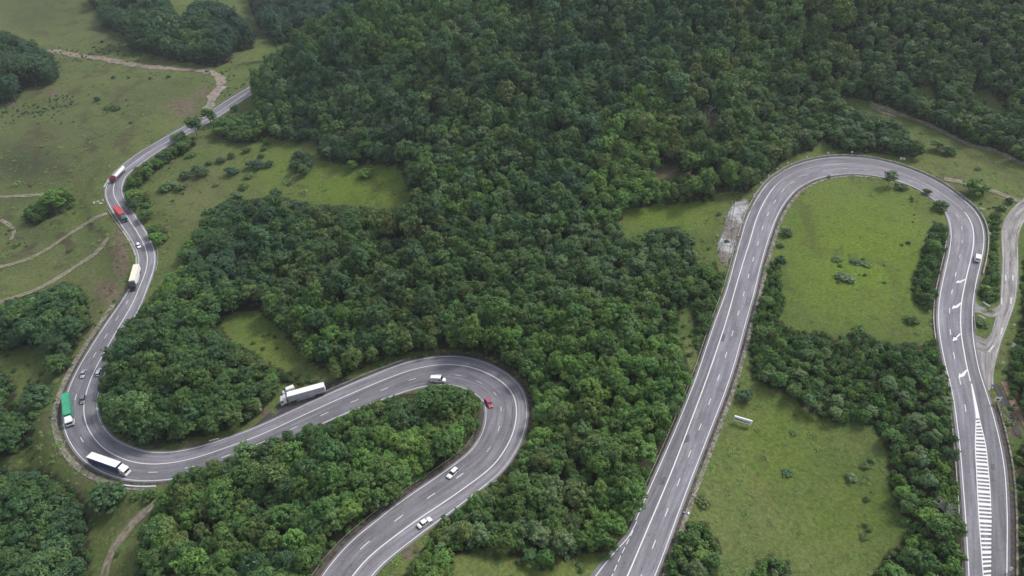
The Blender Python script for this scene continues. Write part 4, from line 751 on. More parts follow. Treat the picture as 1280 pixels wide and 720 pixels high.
def lorry(label, cabm, boxm, rear, front, L=16.5, sidem=None, roofm=None, tank=False, frontm=None, name='semi_truck', boxh=3.95, zl=0.0):
    t = props(empty(name, (0, 0, 0)), label, 'truck'); h = L/2; w_ = 1.25; c0 = h-2.25; x0, x1 = -h, c0-.75
    # tractor
    cb = MB().loft([[Vector((x, s*k, z)) for s, z in ((-1, z0), (1, z0))]+[Vector((x, k-.05, z1)), Vector((x, -k+.05, z1))] for x, k, z0, z1 in ((c0, w_-.03, .95, 3.0), (c0+.9, w_-.01, .75, 3.05), (c0+1.75, w_, .42, 2.85), (c0+2.15, w_-.03, .38, 2.5), (c0+2.25, w_-.12, .42, 1.45))]).build('cab', cabm, t)
    MB().loft([[Vector((c0+2.262, s*(w_-.16), z)) for s, z in ((-1, 1.5), (1, 1.5))]+[Vector((c0+2.17, w_-.2, 2.42)), Vector((c0+2.17, -w_+.2, 2.42))], [Vector((c0+2.10, s*(w_-.16), z)) for s, z in ((-1, 1.5), (1, 1.5))]+[Vector((c0+2.0, w_-.2, 2.42)), Vector((c0+2.0, -w_+.2, 2.42))]]).build('windscreen', m_glass, t)
    MB().loft([[Vector((c0+.1, -w_+.12, 2.98)), Vector((c0+.1, w_-.12, 2.98)), Vector((c0+.1, w_-.2, 3.75)), Vector((c0+.1, -w_+.2, 3.75))], [Vector((c0+1.5, -w_+.3, 2.86)), Vector((c0+1.5, w_-.3, 2.86)), Vector((c0+1.5, w_-.4, 2.98)), Vector((c0+1.5, -w_+.4, 2.98))]]).build('wind_deflector', cabm, t)
    MB().box(c0+2.05, c0+2.34, -w_+.02, w_-.02, .36, .82, bev=.04).build('bumper', frontm or m_chas, t)
    for s in (-1, 1):
        MB().box(c0+1.05, c0+1.85, s*(w_+.005)-.012, s*(w_+.005)+.012, 1.65, 2.35).build('side_window', m_glass, t); MB().box(c0+2.0, c0+2.12, s*(w_+.16)-.1, s*(w_+.16)+.1, 1.6, 2.3, bev=.02).build('mirror', m_dark, t)
        MB().box(c0+2.24, c0+2.36, s*(w_-.3)-.17, s*(w_-.3)+.17, .86, 1.04, bev=.02).build('headlight', m_lamp, t)
        MB().box(c0-1.4, c0-.1, s*.95-.25, s*.95+.25, .5, 1.0, bev=.08).build('fuel_tank', m_rim, t)
        MB().box(x0+3.9, x1-2.6, s*(w_-.04)-.02, s*(w_-.04)+.02, .45, 1.0).build('side_guard', m_chas if sidem is None else sidem, t)
    MB().box(c0-3.3, c0+1.6, -.42, .42, .62, .95).build('chassis', m_chas, t); MB().box(x0+.1, x1-.4, -.5, .5, .98, 1.2).build('trailer_frame', m_chas, t)
    if tank:
        rg = [[Vector((x, r*1.22*math.cos(a), 2.25+r*1.12*math.sin(a))) for a in np.linspace(0, 2*math.pi, 25)[:-1]] for x, r in ((x0, .55), (x0+.12, .85), (x0+.4, 1), (x1-.4, 1), (x1-.12, .85), (x1, .55))]; MB().loft(rg).build('tank', boxm, t, True)
        MB().box(x0+.8, x1-.8, -.3, .3, 3.36, 3.46).build('walkway', m_rim, t)
    else:
        MB().box(x0+.02, x1-.02, -w_-.02, w_+.02, 1.2, boxh-.06, bev=.03).build('trailer_box', sidem or boxm, t); MB().box(x0, x1, -w_-.025, w_+.025, boxh-.055, boxh+.02, bev=.02).build('trailer_roof', roofm or boxm, t)
        for s in (-1, 1): MB().box(x0+.02, x1-.02, s*(w_+.035)-.012, s*(w_+.035)+.012, 1.16, 1.30).build('side_rail', m_rim, t)
        MB().box(x0-.03, x0+.015, -w_+.05, w_-.05, 1.3, boxh-.15).build('rear_door', m_white, t)
    for s in (-1, 1): MB().box(x0-.06, x0+.04, s*.85-.25, s*.85+.25, .85, 1.0).build('tail_light', m_tail, t)
    wheelset(t, (c0+1.35, c0-2.2), w_-.02, .5, .32); wheelset(t, (x0+1.4, x0+2.7, x0+4.0), w_-.02, .5, .36)
    return place(t, rear, front, 1.9)
lorry('short tanker truck with dark red cab and white tank rounding the far bend', m_redc, m_white, (153,211), (141,224), 13.5, tank=True)
lorry('truck with red trailer roof and dark teal cab on the valley road', m_teal, m_red, (144.3,260.3), (157.3,275.5), 13.0, sidem=m_red)
lorry('cream roofed trailer truck with black cab heading down the valley road', m_dark, m_cream, (172.3,333.5), (164.6,361.5), 16.5, sidem=m_wcar)
lorry('green trailer truck with white cab at the left hairpin', m_wcar, m_green, (83.3,494), (86.8,531.5), 15.5, sidem=m_green, roofm=m_green)
lorry('long white trailer truck with navy sides rounding the bottom of the left hairpin', m_wcar, m_white, (115.5,573.5), (158,588.5), 16.5, sidem=m_blue, roofm=m_wcar, frontm=m_wcar)
lorry('white truck with shade-grey trailer sides parked in the dark lay-by', m_wcar, m_white, (402.5,486.5), (355.5,499.5), 16.5, sidem=m_shade_grey, roofm=m_wcar, frontm=m_wcar, name='parked_truck')  # trailer sides painted darker than the roof, shade put into the colour
car('tiny white car ahead of the cream roofed truck on the valley road', m_wcar, (172.2,303.6), (174.2,310.2), 4.2, kind='hatch', name='car')
car('silver car between the left forest edge and the stone channel, ahead of the green truck', m_silver, (105.8,463), (102.4,471.4), 4.5, kind='sedan', name='car')
car('white car climbing half hidden by the trees right of the silver car', m_wcar, (121.8,469.5), (125.8,459.8), 4.6, kind='hatch', name='car')
car('grey car beside the centre line next to the green truck', m_greyc, (104.4,494.2), (102.6,504.6), 4.4, kind='hatch', name='car')
car('white delivery van entering the middle hairpin', m_wcar, (538.8,474.2), (557.8,474.9), 5.6, 1.95, 2.35, kind='van', name='van')
car('pink-red car on the inner lane of the middle hairpin', m_pink, (607.3,498.6), (615.2,510.2), 4.9, 1.95, 1.5, kind='hatch', name='car')
car('white estate car, upper one of the two below the middle hairpin', m_wcar, (571.2,586), (559.6,597), 4.5, 1.8, 1.55, kind='hatch', name='car')
car('white saloon car, lower one of the two below the middle hairpin', m_wcar, (523.8,657.8), (537.2,648.6), 4.6, kind='sedan', name='car')
car('white van alone on the right arm of the top hairpin', m_wcar, (1221.3,327), (1222.8,317), 4.9, 2.0, 2.1, kind='van', name='van')
car('white van half hidden behind the cab of the parked truck', m_wcar, (364.5,486.3), (357,489.3), 4.6, 1.9, 2.0, kind='van', name='parked_van')
car('dark car standing on the pale dirt track at the upper left', m_greyc, (257.2,89), (262.2,89.3), 4.4, kind='hatch', name='car')

a, b = at(1112, 556.5), at(1124.5, 562.5); t = props(empty('fallen_trunk', (a+b)/2), 'pale fallen trunk lying in the right thicket', 'fallen tree'); d = (b-a)/2
MB().tube([tuple(-d+Vector((0, 0, 2.0))), tuple(Vector((.2, .5, 2.6))), tuple(d+Vector((0, 0, 2.2)))], [.26, .2, .1], 8).build('trunk', m_birch, t)
def bare(px, py, Hh, label, seed, m=m_birch):
    p = at(px, py); t = props(empty('dead_tree', p), label, 'dead tree'); r = random.Random(seed); m_ = MB(); m_.tube([(0, 0, -.4), (.1, 0, Hh*.5), (.3, .1, Hh)], [.16, .11, .03], 7); m_.build('trunk', m, t); q = MB()
    for k in range(26):
        a = r.uniform(0, 6.28); z = Hh*r.uniform(.25, .9); l = Hh*r.uniform(.18, .36)*(1.15-z/Hh*.6); e = Vector((math.cos(a)*l, math.sin(a)*l, z+l*.6)); q.tube([(0, 0, z), tuple(Vector((0, 0, z)).lerp(e, .5)+Vector((0, 0, -.1))), tuple(e)], [.06, .04, .015], 5)
        for j in range(3): f = e*1; f += Vector((r.uniform(-1, 1), r.uniform(-1, 1), r.uniform(0, 1)))*l*.35; q.tube([tuple(Vector((0, 0, z)).lerp(e, .6)), tuple(f)], [.03, .012], 4)
    q.build('branches', m, t)
bare(1178, 652, 7.0, 'leafless grey tree at the lower right edge of the thicket', 1); bare(1168, 640, 6.0, 'smaller leafless tree left of the grey one in the thicket', 2); bare(712, 668, 8.0, 'bare purplish grey tree in the lowest central wood', 3, m_bark)
bare(882, 168, 15, 'tall pale bare trunk at the dark gap in the hill forest', 5); bare(868, 163, 13, 'second pale bare trunk, left at the dark gap in the hill forest', 6); bare(895, 172, 13, 'third pale bare trunk, right at the dark gap in the hill forest', 7)
# ================================================================ trees
def leaves(C, Rc, lobes, per, size, seed, inner=260, bottom=-.55):
    """leaf faces on many small clumps spread over an uneven crown made of several boughs: centre C, radii Rc"""
    r = np.random.default_rng(seed); nb = int(r.integers(4, 7)); subs = [(np.zeros(3)+[0, 0, .12*Rc[2]], .70)]
    for k in range(nb):
        a = k*2*math.pi/nb+r.uniform(-.4, .4); q = r.uniform(.38, .60); subs.append((np.array([math.cos(a)*q*Rc[0], math.sin(a)*q*Rc[1], r.uniform(-.45, .42)*Rc[2]]), r.uniform(.36, .56)))
    V = []; A = []; tot = sum(f*f for _, f in subs)
    for sc_, f in subs:
        m = max(6, int(lobes*1.25*f*f/tot)); k = np.arange(m)+.5; ph = np.arccos(1-2*k/m); th = math.pi*(1+5**.5)*k+seed
        D = np.stack([np.cos(th)*np.sin(ph), np.sin(th)*np.sin(ph), np.cos(ph)], 1)+r.normal(0, .2, (m, 3)); D /= np.linalg.norm(D, axis=1)[:, None]; D = D[D[:, 2] > bottom]
        Rs = Rc*np.array([f, f, f*1.0]); cen = sc_+D*Rs*(.84+r.normal(0, .10, len(D)))[:, None]
        # clumps buried inside a neighbouring bough are left out
        ok = np.ones(len(D), bool)
        for s2, f2 in subs:
            if s2 is not sc_: ok &= np.linalg.norm((cen-s2)/(Rc*f2), axis=1) > .72
        D, cen = D[ok], cen[ok]+C; cr = Rc.mean()*r.uniform(.11, .23, len(D)); tone = r.uniform(.35, .65)
        for c, q, d in zip(cen, cr, D):
            lb = tone+r.uniform(-.25, .25); n = int(per*(q/Rc.mean()/.17)**2); u = r.normal(0, 1, (n, 3)); u /= np.linalg.norm(u, axis=1)[:, None]; u = np.where((u@d < -.35)[:, None], -u, u)
            P = c+u*q*r.uniform(.65, 1.15, n)[:, None]*np.array([1, 1, .8]); nn = u*.8+d*.3+np.array([0, 0, .3])+r.normal(0, .45, (n, 3)); nn /= np.linalg.norm(nn, axis=1)[:, None]
            t = np.cross(nn, r.normal(0, 1, (n, 3))); t /= np.linalg.norm(t, axis=1)[:, None]; b = np.cross(nn, t); s = size*r.uniform(.55, 1.3, n)[:, None]
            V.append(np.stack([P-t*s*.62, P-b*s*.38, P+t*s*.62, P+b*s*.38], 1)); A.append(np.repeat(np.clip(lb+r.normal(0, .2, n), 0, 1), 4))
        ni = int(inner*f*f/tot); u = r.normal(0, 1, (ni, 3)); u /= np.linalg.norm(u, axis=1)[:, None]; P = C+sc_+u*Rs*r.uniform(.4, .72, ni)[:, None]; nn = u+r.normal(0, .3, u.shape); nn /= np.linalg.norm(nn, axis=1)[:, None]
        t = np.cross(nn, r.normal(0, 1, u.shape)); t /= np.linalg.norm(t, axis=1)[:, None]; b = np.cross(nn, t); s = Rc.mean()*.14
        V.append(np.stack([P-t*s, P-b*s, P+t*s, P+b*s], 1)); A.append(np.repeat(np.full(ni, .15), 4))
    return np.vstack([v.reshape(-1, 3) for v in V]), np.concatenate(A)
def wood_mb(Hh, R, rt, seed, base=.30):
    r = random.Random(seed); m = MB(); top = Vector((r.uniform(-.3, .3), r.uniform(-.3, .3), Hh*.86))
    m.tube([(0, 0, -.6), (0, 0, 0), (top.x*.3, top.y*.3, Hh*base), (top.x*.7, top.y*.7, Hh*.6), tuple(top)], [rt*1.5, rt*1.15, rt*.85, rt*.5, rt*.12], 7)
    for k in range(7):
        a = k*2.4+r.uniform(-.4, .4); z = Hh*(base+.07*k); q = R*r.uniform(.55, .8); m.tube([(top.x*.4, top.y*.4, z), (math.cos(a)*q*.5, math.sin(a)*q*.5, z+q*.35), (math.cos(a)*q, math.sin(a)*q, z+q*.55)], [rt*.45, rt*.25, rt*.06], 5)
    return m
KINDS_ = {}      # unit trees: crown radius 1, height given in radii, so that one scale sets the size
def kind(key, Hr, cz, rz, lobes, per, size, seeds, bark=m_bark, bottom=-.5, inner=230, base=.25, rt=.055):
    out = []
    for sd in seeds:
        V, A = leaves(np.array([0, 0, cz*Hr]), np.array([1, 1, rz*Hr]), lobes, per, size, sd, inner, bottom)
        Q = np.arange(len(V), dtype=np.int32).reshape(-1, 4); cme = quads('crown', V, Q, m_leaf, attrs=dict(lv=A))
        tme = wood_mb(Hr, 1.0, rt, sd, base).mesh('trunk', bark)
        # one joined copy for the masses of far trees
        bm = bmesh.new(); bm.from_mesh(cme); n0 = len(bm.faces); bm.from_mesh(tme); bm.faces.ensure_lookup_table()
        for f in bm.faces[n0:]: f.material_index = 1
        jme = bpy.data.meshes.new('tree_'+key); bm.to_mesh(jme); bm.free(); jme.materials.append(m_leaf); jme.materials.append(bark); out.append((cme, tme, jme))
    KINDS_[key] = (Hr, out)
kind('round', 2.9, .60, .40, 120, 34, .105, (1, 2, 3, 4, 21, 22))
kind('oval', 3.6, .58, .42, 130, 34, .110, (5, 6, 7))
kind('loose', 3.0, .58, .42, 74, 34, .105, (8, 9, 23), base=.2)
kind('birch', 4.2, .58, .41, 84, 28, .135, (10, 11), m_birch)
kind('shrub', 1.9, .46, .46, 66, 30, .140, (12, 13, 14, 24), bottom=-.75, base=.1, rt=.04)
KEYS = list(KINDS_); VAR = [(k, i) for k in KEYS for i in range(len(KINDS_[k][1]))]
# sizes of the woods, by place (pixel x, y, crown radius, height)
SZ = np.array([(340,110,3.9,22),(400,110,4.0,22),(480,120,4.0,22),(560,110,4.3,21),(660,110,4.3,19),(800,80,4.0,17),(1000,60,3.6,14),(1200,60,3.4,12),(1150,140,3,10),(900,170,4.0,16),(700,180,3.7,15),(560,200,3.2,12),(450,190,3.1,11),(650,260,3.0,11),(500,320,3.4,13),(330,330,3.6,13),(220,480,3.8,13),(600,400,3.4,13),
 (780,330,2.7,9),(840,300,2.6,8),(750,460,3.0,11),(800,560,2.8,10),(700,620,3.1,10),(560,680,2.3,6),(870,420,1.8,4.5),(400,430,3.3,12),(1050,180,2.9,8),(960,210,2.8,9),(250,650,3.8,12),(400,600,3.4,12),(560,520,3.3,11),(450,640,2.9,9),(30,80,5,17),(200,40,5,19),(400,15,5,19),
 (60,400,4.3,12),(20,520,3.8,10),(60,650,4.6,13),(1100,480,1.5,4.0),(960,380,1.4,3.6),(1150,600,1.9,5),(1150,690,2.1,5.5),(1165,330,1.4,4.0),(1240,320,1.4,2.8),(1285,420,2.0,5),(1290,640,2.2,5),(870,690,2.1,5.5),(965,705,1.7,4),(200,215,3.4,8),(175,245,4.0,9),(194,294,5.5,10),(300,160,3.2,9),(378,203,3.2,8),(60,260,4.6,11),
 (730,650,2.4,8),(620,650,2.2,7),(330,470,2.6,6)])
PAL = dict(deep=(.022, .048, .028), dark=(.032, .066, .026), mid=(.046, .088, .024), olive=(.070, .096, .028), bright=(.082, .148, .036), brown=(.062, .083, .028), grey=(.070, .110, .048), blue=(.030, .064, .034), fresh=(.062, .114, .024))
CZN = [(1240,310,'fresh mid'),(960,390,'mid fresh'),(815,235,'bright fresh'),(800,200,'bright fresh olive'),(850,205,'fresh olive mid'),(400,110,'dark dark dark mid blue'),(600,110,'dark dark dark mid olive blue'),(720,150,'dark dark mid blue'),(800,60,'dark dark blue mid mid'),(1000,80,'dark mid mid olive fresh'),(1200,70,'dark mid mid fresh grey'),(870,180,'mid mid fresh dark olive'),(700,200,'dark mid mid blue'),(450,190,'dark mid blue grey'),
 (600,230,'mid grey dark fresh'),(500,310,'dark mid olive brown dark mid'),(400,340,'dark mid brown olive dark mid dark'),(600,360,'mid dark olive mid mid'),(300,300,'dark mid dark blue'),(220,480,'dark mid mid'),(420,430,'mid mid fresh dark olive'),(700,330,'mid grey mid dark'),(800,330,'mid grey fresh dark'),(740,450,'bright fresh mid fresh'),(720,560,'mid dark olive fresh'),
 (790,560,'mid fresh bright fresh'),(760,640,'bright fresh mid'),(680,640,'mid mid olive grey'),(560,650,'mid olive grey fresh'),(650,520,'mid fresh mid bright'),(250,650,'mid dark olive fresh mid'),(400,600,'mid mid dark fresh'),(540,580,'bright fresh fresh mid'),(470,640,'fresh bright mid'),(540,520,'mid dark mid olive'),(590,510,'mid fresh'),(330,620,'mid olive dark mid'),
 (30,80,'blue dark dark'),(200,40,'blue dark dark mid'),(400,18,'deep deep blue'),(350,35,'deep blue'),(450,5,'deep deep'),(480,50,'dark mid mid fresh'),(400,70,'dark mid mid'),(560,30,'mid mid dark fresh'),(60,400,'dark dark mid'),(60,650,'dark dark mid'),(1050,460,'mid mid grey fresh'),(1150,540,'mid fresh fresh grey dark'),(1150,680,'fresh mid bright mid'),(1160,330,'mid fresh mid'),(1290,420,'mid fresh'),(1290,620,'mid fresh'),(870,690,'fresh grey mid bright'),(200,200,'mid fresh dark'),(300,160,'mid fresh grey'),(1080,170,'mid dark grey'),(1180,160,'mid grey dark fresh'),(195,295,'fresh')]
CZP = np.array([(a, b) for a, b, _ in CZN], float)
def size_at(px, py):
    d2 = (SZ[None, :, 0]-px[:, None])**2+(SZ[None, :, 1]-py[:, None])**2+30; w = d2**-1.6; w /= w.sum(1)[:, None]; return w@SZ[:, 2]*.83, w@SZ[:, 3]*.95
g_ = np.random.default_rng(5); sp = 1.55
cx = np.arange(-430, 560, sp); cy = np.arange(60, 760, sp); CX, CY = [q.ravel() for q in np.meshgrid(cx, cy)]; CX = CX+g_.uniform(-.7, .7, CX.size); CY = CY+g_.uniform(-.7, .7, CY.size)
cz = G(CX, CY); qx, qy, qz = project(np.stack([CX, CY, cz], 1)); ok = (qz > 100) & (qx > -90) & (qx < 1370) & (qy < 800) & (qy > -150)
ok &= wood(qx, qy-2) > 0; CX, CY = CX[ok], CY[ok]
pm = g_.permutation(len(CX)); CX, CY = CX[pm], CY[pm]; cz = H(CX, CY); dr, _ = near(CX, CY, BED); dr2, _ = near(CX, CY, BED2)
qx, qy, qz = project(np.stack([CX, CY, cz], 1)); R0, H0 = size_at(qx, qy); f = g_.lognormal(0, .24, len(CX)); R0 = R0*f; H0 = H0*f*g_.uniform(.88, 1.12, len(CX)); qd = F/qz
TREES = []; cell = {}
def fits(x, y, R, Hh, k):
    ppm = qd[k]; up = Hh*ppm*.79
    pts = [(qx[k], qy[k]-1), (qx[k], qy[k]-up*.5), (qx[k], qy[k]-up*.97), (qx[k]-R*ppm*1.0, qy[k]-up*.5), (qx[k]+R*ppm*1.0, qy[k]-up*.5)]
    return all(wood(a, b) > 0 for a, b in pts)
for k in range(len(CX)):
    x, y = CX[k], CY[k]
    if dr[k] < 2.2 or dr2[k] < 1.2: continue
    R, Hh = R0[k], H0[k]; ci, cj = int(x//6), int(y//6); bad = False
    for a in (-1, 0, 1):
        for b in (-1, 0, 1):
            for (tx, ty, tr) in cell.get((ci+a, cj+b), ()):
                if (tx-x)**2+(ty-y)**2 < (.66*(tr+R))**2: bad = True; break
            if bad: break
        if bad: break
    if bad: continue
    s = 1.0
    while s > .3 and not fits(x, y, R*s, Hh*s, k): s *= .8
    if s <= .3: continue
    R *= max(s, .5) if s < 1 else 1; Hh *= s; cell.setdefault((ci, cj), []).append((x, y, R))
    TREES.append([x, y, float(cz[k]), R, Hh, float(qx[k]), float(qy[k]), float(qz[k])])
def colour_of(x, y, px, py):
    d = (CZP[:, 0]-px)**2+(CZP[:, 1]-py)**2; z = CZN[int(np.argmin(d*g_.uniform(.55, 1.8, len(d))))][2].split()
    nm = z[int(g_.integers(len(z)))]; c = (.75*np.array(PAL[nm])+.25*np.mean([PAL[q_] for q_ in z], axis=0))*g_.uniform(.84, 1.18)*np.array([g_.uniform(.88, 1.12), 1, g_.uniform(.85, 1.15)]); return nm, c
REC = []
for (x, y, z, R, Hh, px, py, pz) in TREES:
    nm, c = colour_of(x, y, px, py); shr = Hh < 4.9
    key = 'shrub' if shr else g_.choice(['round', 'oval', 'loose', 'birch'], p=[.25, .60, .1, .05] if Hh > 18 else [.5, .22, .2, .08] if nm != 'grey' else [.2, .2, .2, .4])
    Hr, vs = KINDS_[key]; v = int(g_.integers(len(vs))); sz = Hh/Hr if not shr else Hh/Hr
    REC.append(dict(x=x, y=y, z=z-.15, R=R, H=Hh, px=px, py=py, Z=pz, nm=nm, c=c, shrub=shr, key=key, v=v, s=(R*1.2, R*1.2*g_.uniform(.9, 1.1), Hh/Hr), rz=g_.uniform(0, 6.28)))
# single trees and bushes that stand free in the meadows: pixel of the foot, radius, height, colour, kind, label
FREE = [(142,98,1.3,2.2,'dark','small dark bush on the upper left meadow, leftmost of the row below the dirt track'),(161,98,.9,1.4,'dark','tiny round bush second in the row below the dirt track'),(188,99,.9,1.6,'dark','tiny bush third in the row below the dirt track'),(211,97,1.3,2.0,'dark','small dark bush rightmost in the row below the dirt track'),
 (122,126,1.6,3.0,'dark','dark upright bush left of the scrub patch on the upper left meadow'),(135,136,2.2,2.0,'mid','wide low bush in the scrub patch on the upper left meadow'),(146,137,2.0,2.0,'dark','right bush of the scrub patch on the upper left meadow'),(164,154,1.0,1.4,'dark','lone tiny bush on the slope above the tanker truck'),(128,53,1.2,2.0,'dark','small bush on the meadow below the ridge forest'),
 (247,171,3.6,12.0,'mid','slim tree standing in front of the far valley road, left one of two'),(264,156,3.3,10.0,'mid','smaller tree overlapping the far valley road, right one of two'),(225,177,3.6,4.8,'mid','bush at the lower edge of the far valley road'),(294,140,2.0,4.0,'dark','dark bush below the end of the far valley road'),
 (233,222,2.3,3.6,'dark','dark bush left of a pair on the olive meadow'),(247,214,2.0,3.5,'dark','upper dark bush of the pair on the olive meadow'),(253,220,2.8,4.2,'dark','larger lower dark bush of the pair on the olive meadow'),(291,218,2.7,4.2,'blue','round dark bush in the middle of the olive meadow'),(276,203,2.0,3.0,'dark','small dark bush above the round one on the olive meadow'),(290,197,1.9,3.0,'mid','upper small bush on the olive meadow edge'),
 (309,190,2.0,3.2,'mid','green bush below the copse at the olive meadow'),(315,210,2.4,4.0,'blue','dark hedgerow bush, left one of three between the meadows'),(324,210,2.5,4.0,'blue','dark hedgerow bush, middle one of three between the meadows'),(337,208,1.8,3.4,'blue','dark hedgerow bush, right one of three between the meadows'),(311,222,1.9,2.6,'grey','pale bush below the three dark hedgerow bushes'),(330,188,1.4,2.6,'mid','thin hedgerow bush above the three dark ones'),
 (207,238,2.6,3.8,'mid','rounded bush at the left corner of the olive meadow'),(216,234,2.5,3.6,'grey','paler bush beside the rounded one at the olive meadow corner'),(226,237,2.2,3.0,'mid','low bush right of the pale one at the olive meadow corner'),(170,262,3.0,6,'dark','dark tree hugging the inner edge of the far bend'),(184,275,2.9,5.5,'mid','bushy tree right of the red roofed truck'),
 (345,244,2.3,3.6,'dark','dark bush at the lower left corner of the bright meadow'),(441,213,2.0,5.5,'fresh','pointed small tree at the top of the bright meadow'),(457,220,2.9,4.0,'fresh','light green round bush at the top of the bright meadow'),(362,231,1.0,1.2,'dark','tiny dark bush in the bright meadow'),
 (50,503,4.2,6.5,'dark','dark round bush outside the left hairpin'),(74,465,2.8,7.5,'mid','tall bush between the bend forest and the left road'),(88,430,2.6,5,'dark','dark bush above the tall one at the left road'),(137,628,3.9,6.0,'dark','solitary round dark bush below the left hairpin'),(188,622,1.7,3.4,'mid','small bush at the end of the bottom farm track'),(45,520,1.5,2,'mid','low bush under the dark round one outside the left hairpin'),(170,622,1.2,1.5,'mid','very small bush left of the farm track end'),
 (334,180,1.6,3.0,'mid','uppermost thin bush of the hedgerow between the meadows'),(327,197,1.5,2.6,'dark','bush low in the hedgerow just above the dark three'),(305,236,2.0,3.0,'mid','bush where the hedgerow meets the centre forest'),(297,247,2.2,3.4,'grey','pale bush at the forest corner below the hedgerow'),(270,232,1.3,1.4,'olive','low olive scrub patch in the lower olive meadow'),(262,205,1.4,2.0,'mid','small green bush right of the upper dark pair bush'),(238,196,1.8,2.6,'fresh','fresh green bush at the top of the olive meadow'),
 (982,294,1.9,3.4,'grey','pale round bush inside the left arm of the top hairpin'),(976,308,1.1,1.6,'mid','small bush below the pale round one by the stone channel'),(974,328,1.6,3.0,'dark','dark small bush beside the stone channel'),(1110,232,2.1,6.5,'grey','slender pale tree with a white trunk at the tip of the top hairpin'),(1126,236,2.0,2.2,'mid','low bush right of the slender pale tree'),(1158,242,1.4,2.4,'mid','small bush on the inner kerb of the top hairpin'),(1173,262,2.3,4.4,'mid','round bush at the inner right corner of the top hairpin'),
 (1036,222,.7,1.2,'grey','tiny pale bush on the inner kerb of the top hairpin'),(1217,243,3.6,7.2,'fresh','round bright tree outside the top hairpin'),(1261,254,1.2,2.6,'dark','small dark bush beside the sandy track'),(1252,262,1.5,2.2,'mid','low shrub left of the side road bend'),(1185,193,2.4,4.0,'mid','round bush in the meadow strip right of the roadside trees'),(1170,188,2.4,4.5,'mid','bush at the end of the roadside tree group'),(1222,212,1.0,1.0,'dark','flat dark shrub in the right meadow strip'),
 (1052,347,1.8,1.7,'grey','pale low shrub in the field inside the top hairpin, left of two'),(1061,350,2.0,1.8,'grey','pale low shrub in the field inside the top hairpin, right of two'),(1046,325,1.5,1.1,'mid','flat dark shrub, left in the row across the hairpin field'),(1068,328,1.6,1.2,'dark','flat dark shrub, middle in the row across the hairpin field'),(1082,331,1.6,1.1,'mid','flat shrub, right in the row across the hairpin field'),(1139,402,1.8,2.2,'mid','small round shrub near the reddish soil of the hairpin field'),(1071,418,1.6,3.0,'mid','small tree at the upper edge of the dense thicket'),
 (930,498,2.0,3.0,'dark','small dark shrub above the billboard'),(1064,598,1.2,1.2,'grey','small grey shrub in the lower right meadow'),(1081,583,1.0,1.0,'mid','tiny shrub right of centre in the lower right meadow'),(984,592,1.3,.9,'dark','flat dark shrub at left of the lower right meadow'),(1080,672,.9,.9,'mid','tiny shrub near the thicket in the lower right meadow'),(992,541,.9,.8,'fresh','tiny bright shrub in the lower right meadow'),(880,628,1.6,1.6,'olive','faint olive shrub by the litter bag'),
 (1226,406,1.5,1.4,'mid','low shrub on the small green traffic island'),(1233,366,2.0,2.4,'fresh','rounded shrub above the side road mouth'),(899,268,.9,1,'dark','dark tuft in the white gravel dump'),(909,303,.9,1.1,'dark','dark shrub in the middle of the gravel dump'),(1170,105,1.9,3,'fresh','bright shrub in the small clearing of the upper right forest'),(850,345,2.2,5,'mid','tree at the lower edge of the small green clearing'),(862,330,2.3,6,'grey','pale tree at the lower edge of the small green clearing'),
 (40,232,1.1,1.1,'mid','low bush on the far left meadow'),(88,313,1.2,.9,'mid','flat green shrub between the two farm tracks'),(20,308,1.3,1.2,'mid','low shrub at the left end of the farm tracks'),(53,183,1.2,.8,'grey','grey tuft on the dark left meadow'),(60,192,1.0,.8,'mid','green tuft on the dark left meadow')]
FX = ats([(a, b) for a, b, *_ in FREE])
def tree_obj(name, q, parts=True):
    Hr, vs = KINDS_[q['key']]; cme, tme, jme = vs[q['v']]
    if parts:
        t = empty(name, (q['x'], q['y'], q['z']), q['rz']); t.scale = q['s']
        c = link('crown', cme, t); c['tcol'] = [float(v) for v in q['c']]; link('trunk', tme, t)
    else:
        t = link(name, jme, None, (q['x'], q['y'], q['z'])); t.rotation_euler.z = q['rz']; t.scale = q['s']; t['tcol'] = [float(v) for v in q['c']]
    return t
for (px, py, R, Hh, cn, lb), p in zip(FREE, FX):
    shr = Hh < 3.9 or ('round' in lb and 'bush' in lb) or 'round bright' in lb; key = 'shrub' if shr else ('birch' if 'slender' in lb or 'slim' in lb else 'round'); Hr, vs = KINDS_[key]
    q = dict(x=p[0], y=p[1], z=p[2]-.1, key=key, v=int(g_.integers(len(vs))), s=(R*1.5, R*1.5, Hh*1.2/Hr), rz=g_.uniform(0, 6.28), c=np.array(PAL[cn])*g_.uniform(.9, 1.1))
    props(tree_obj('bush' if shr else 'meadow_tree', q, not shr), lb, 'bush' if ('bush' in lb or 'shrub' in lb or 'tuft' in lb) else 'tree', 'bushes and trees standing free in the meadows')
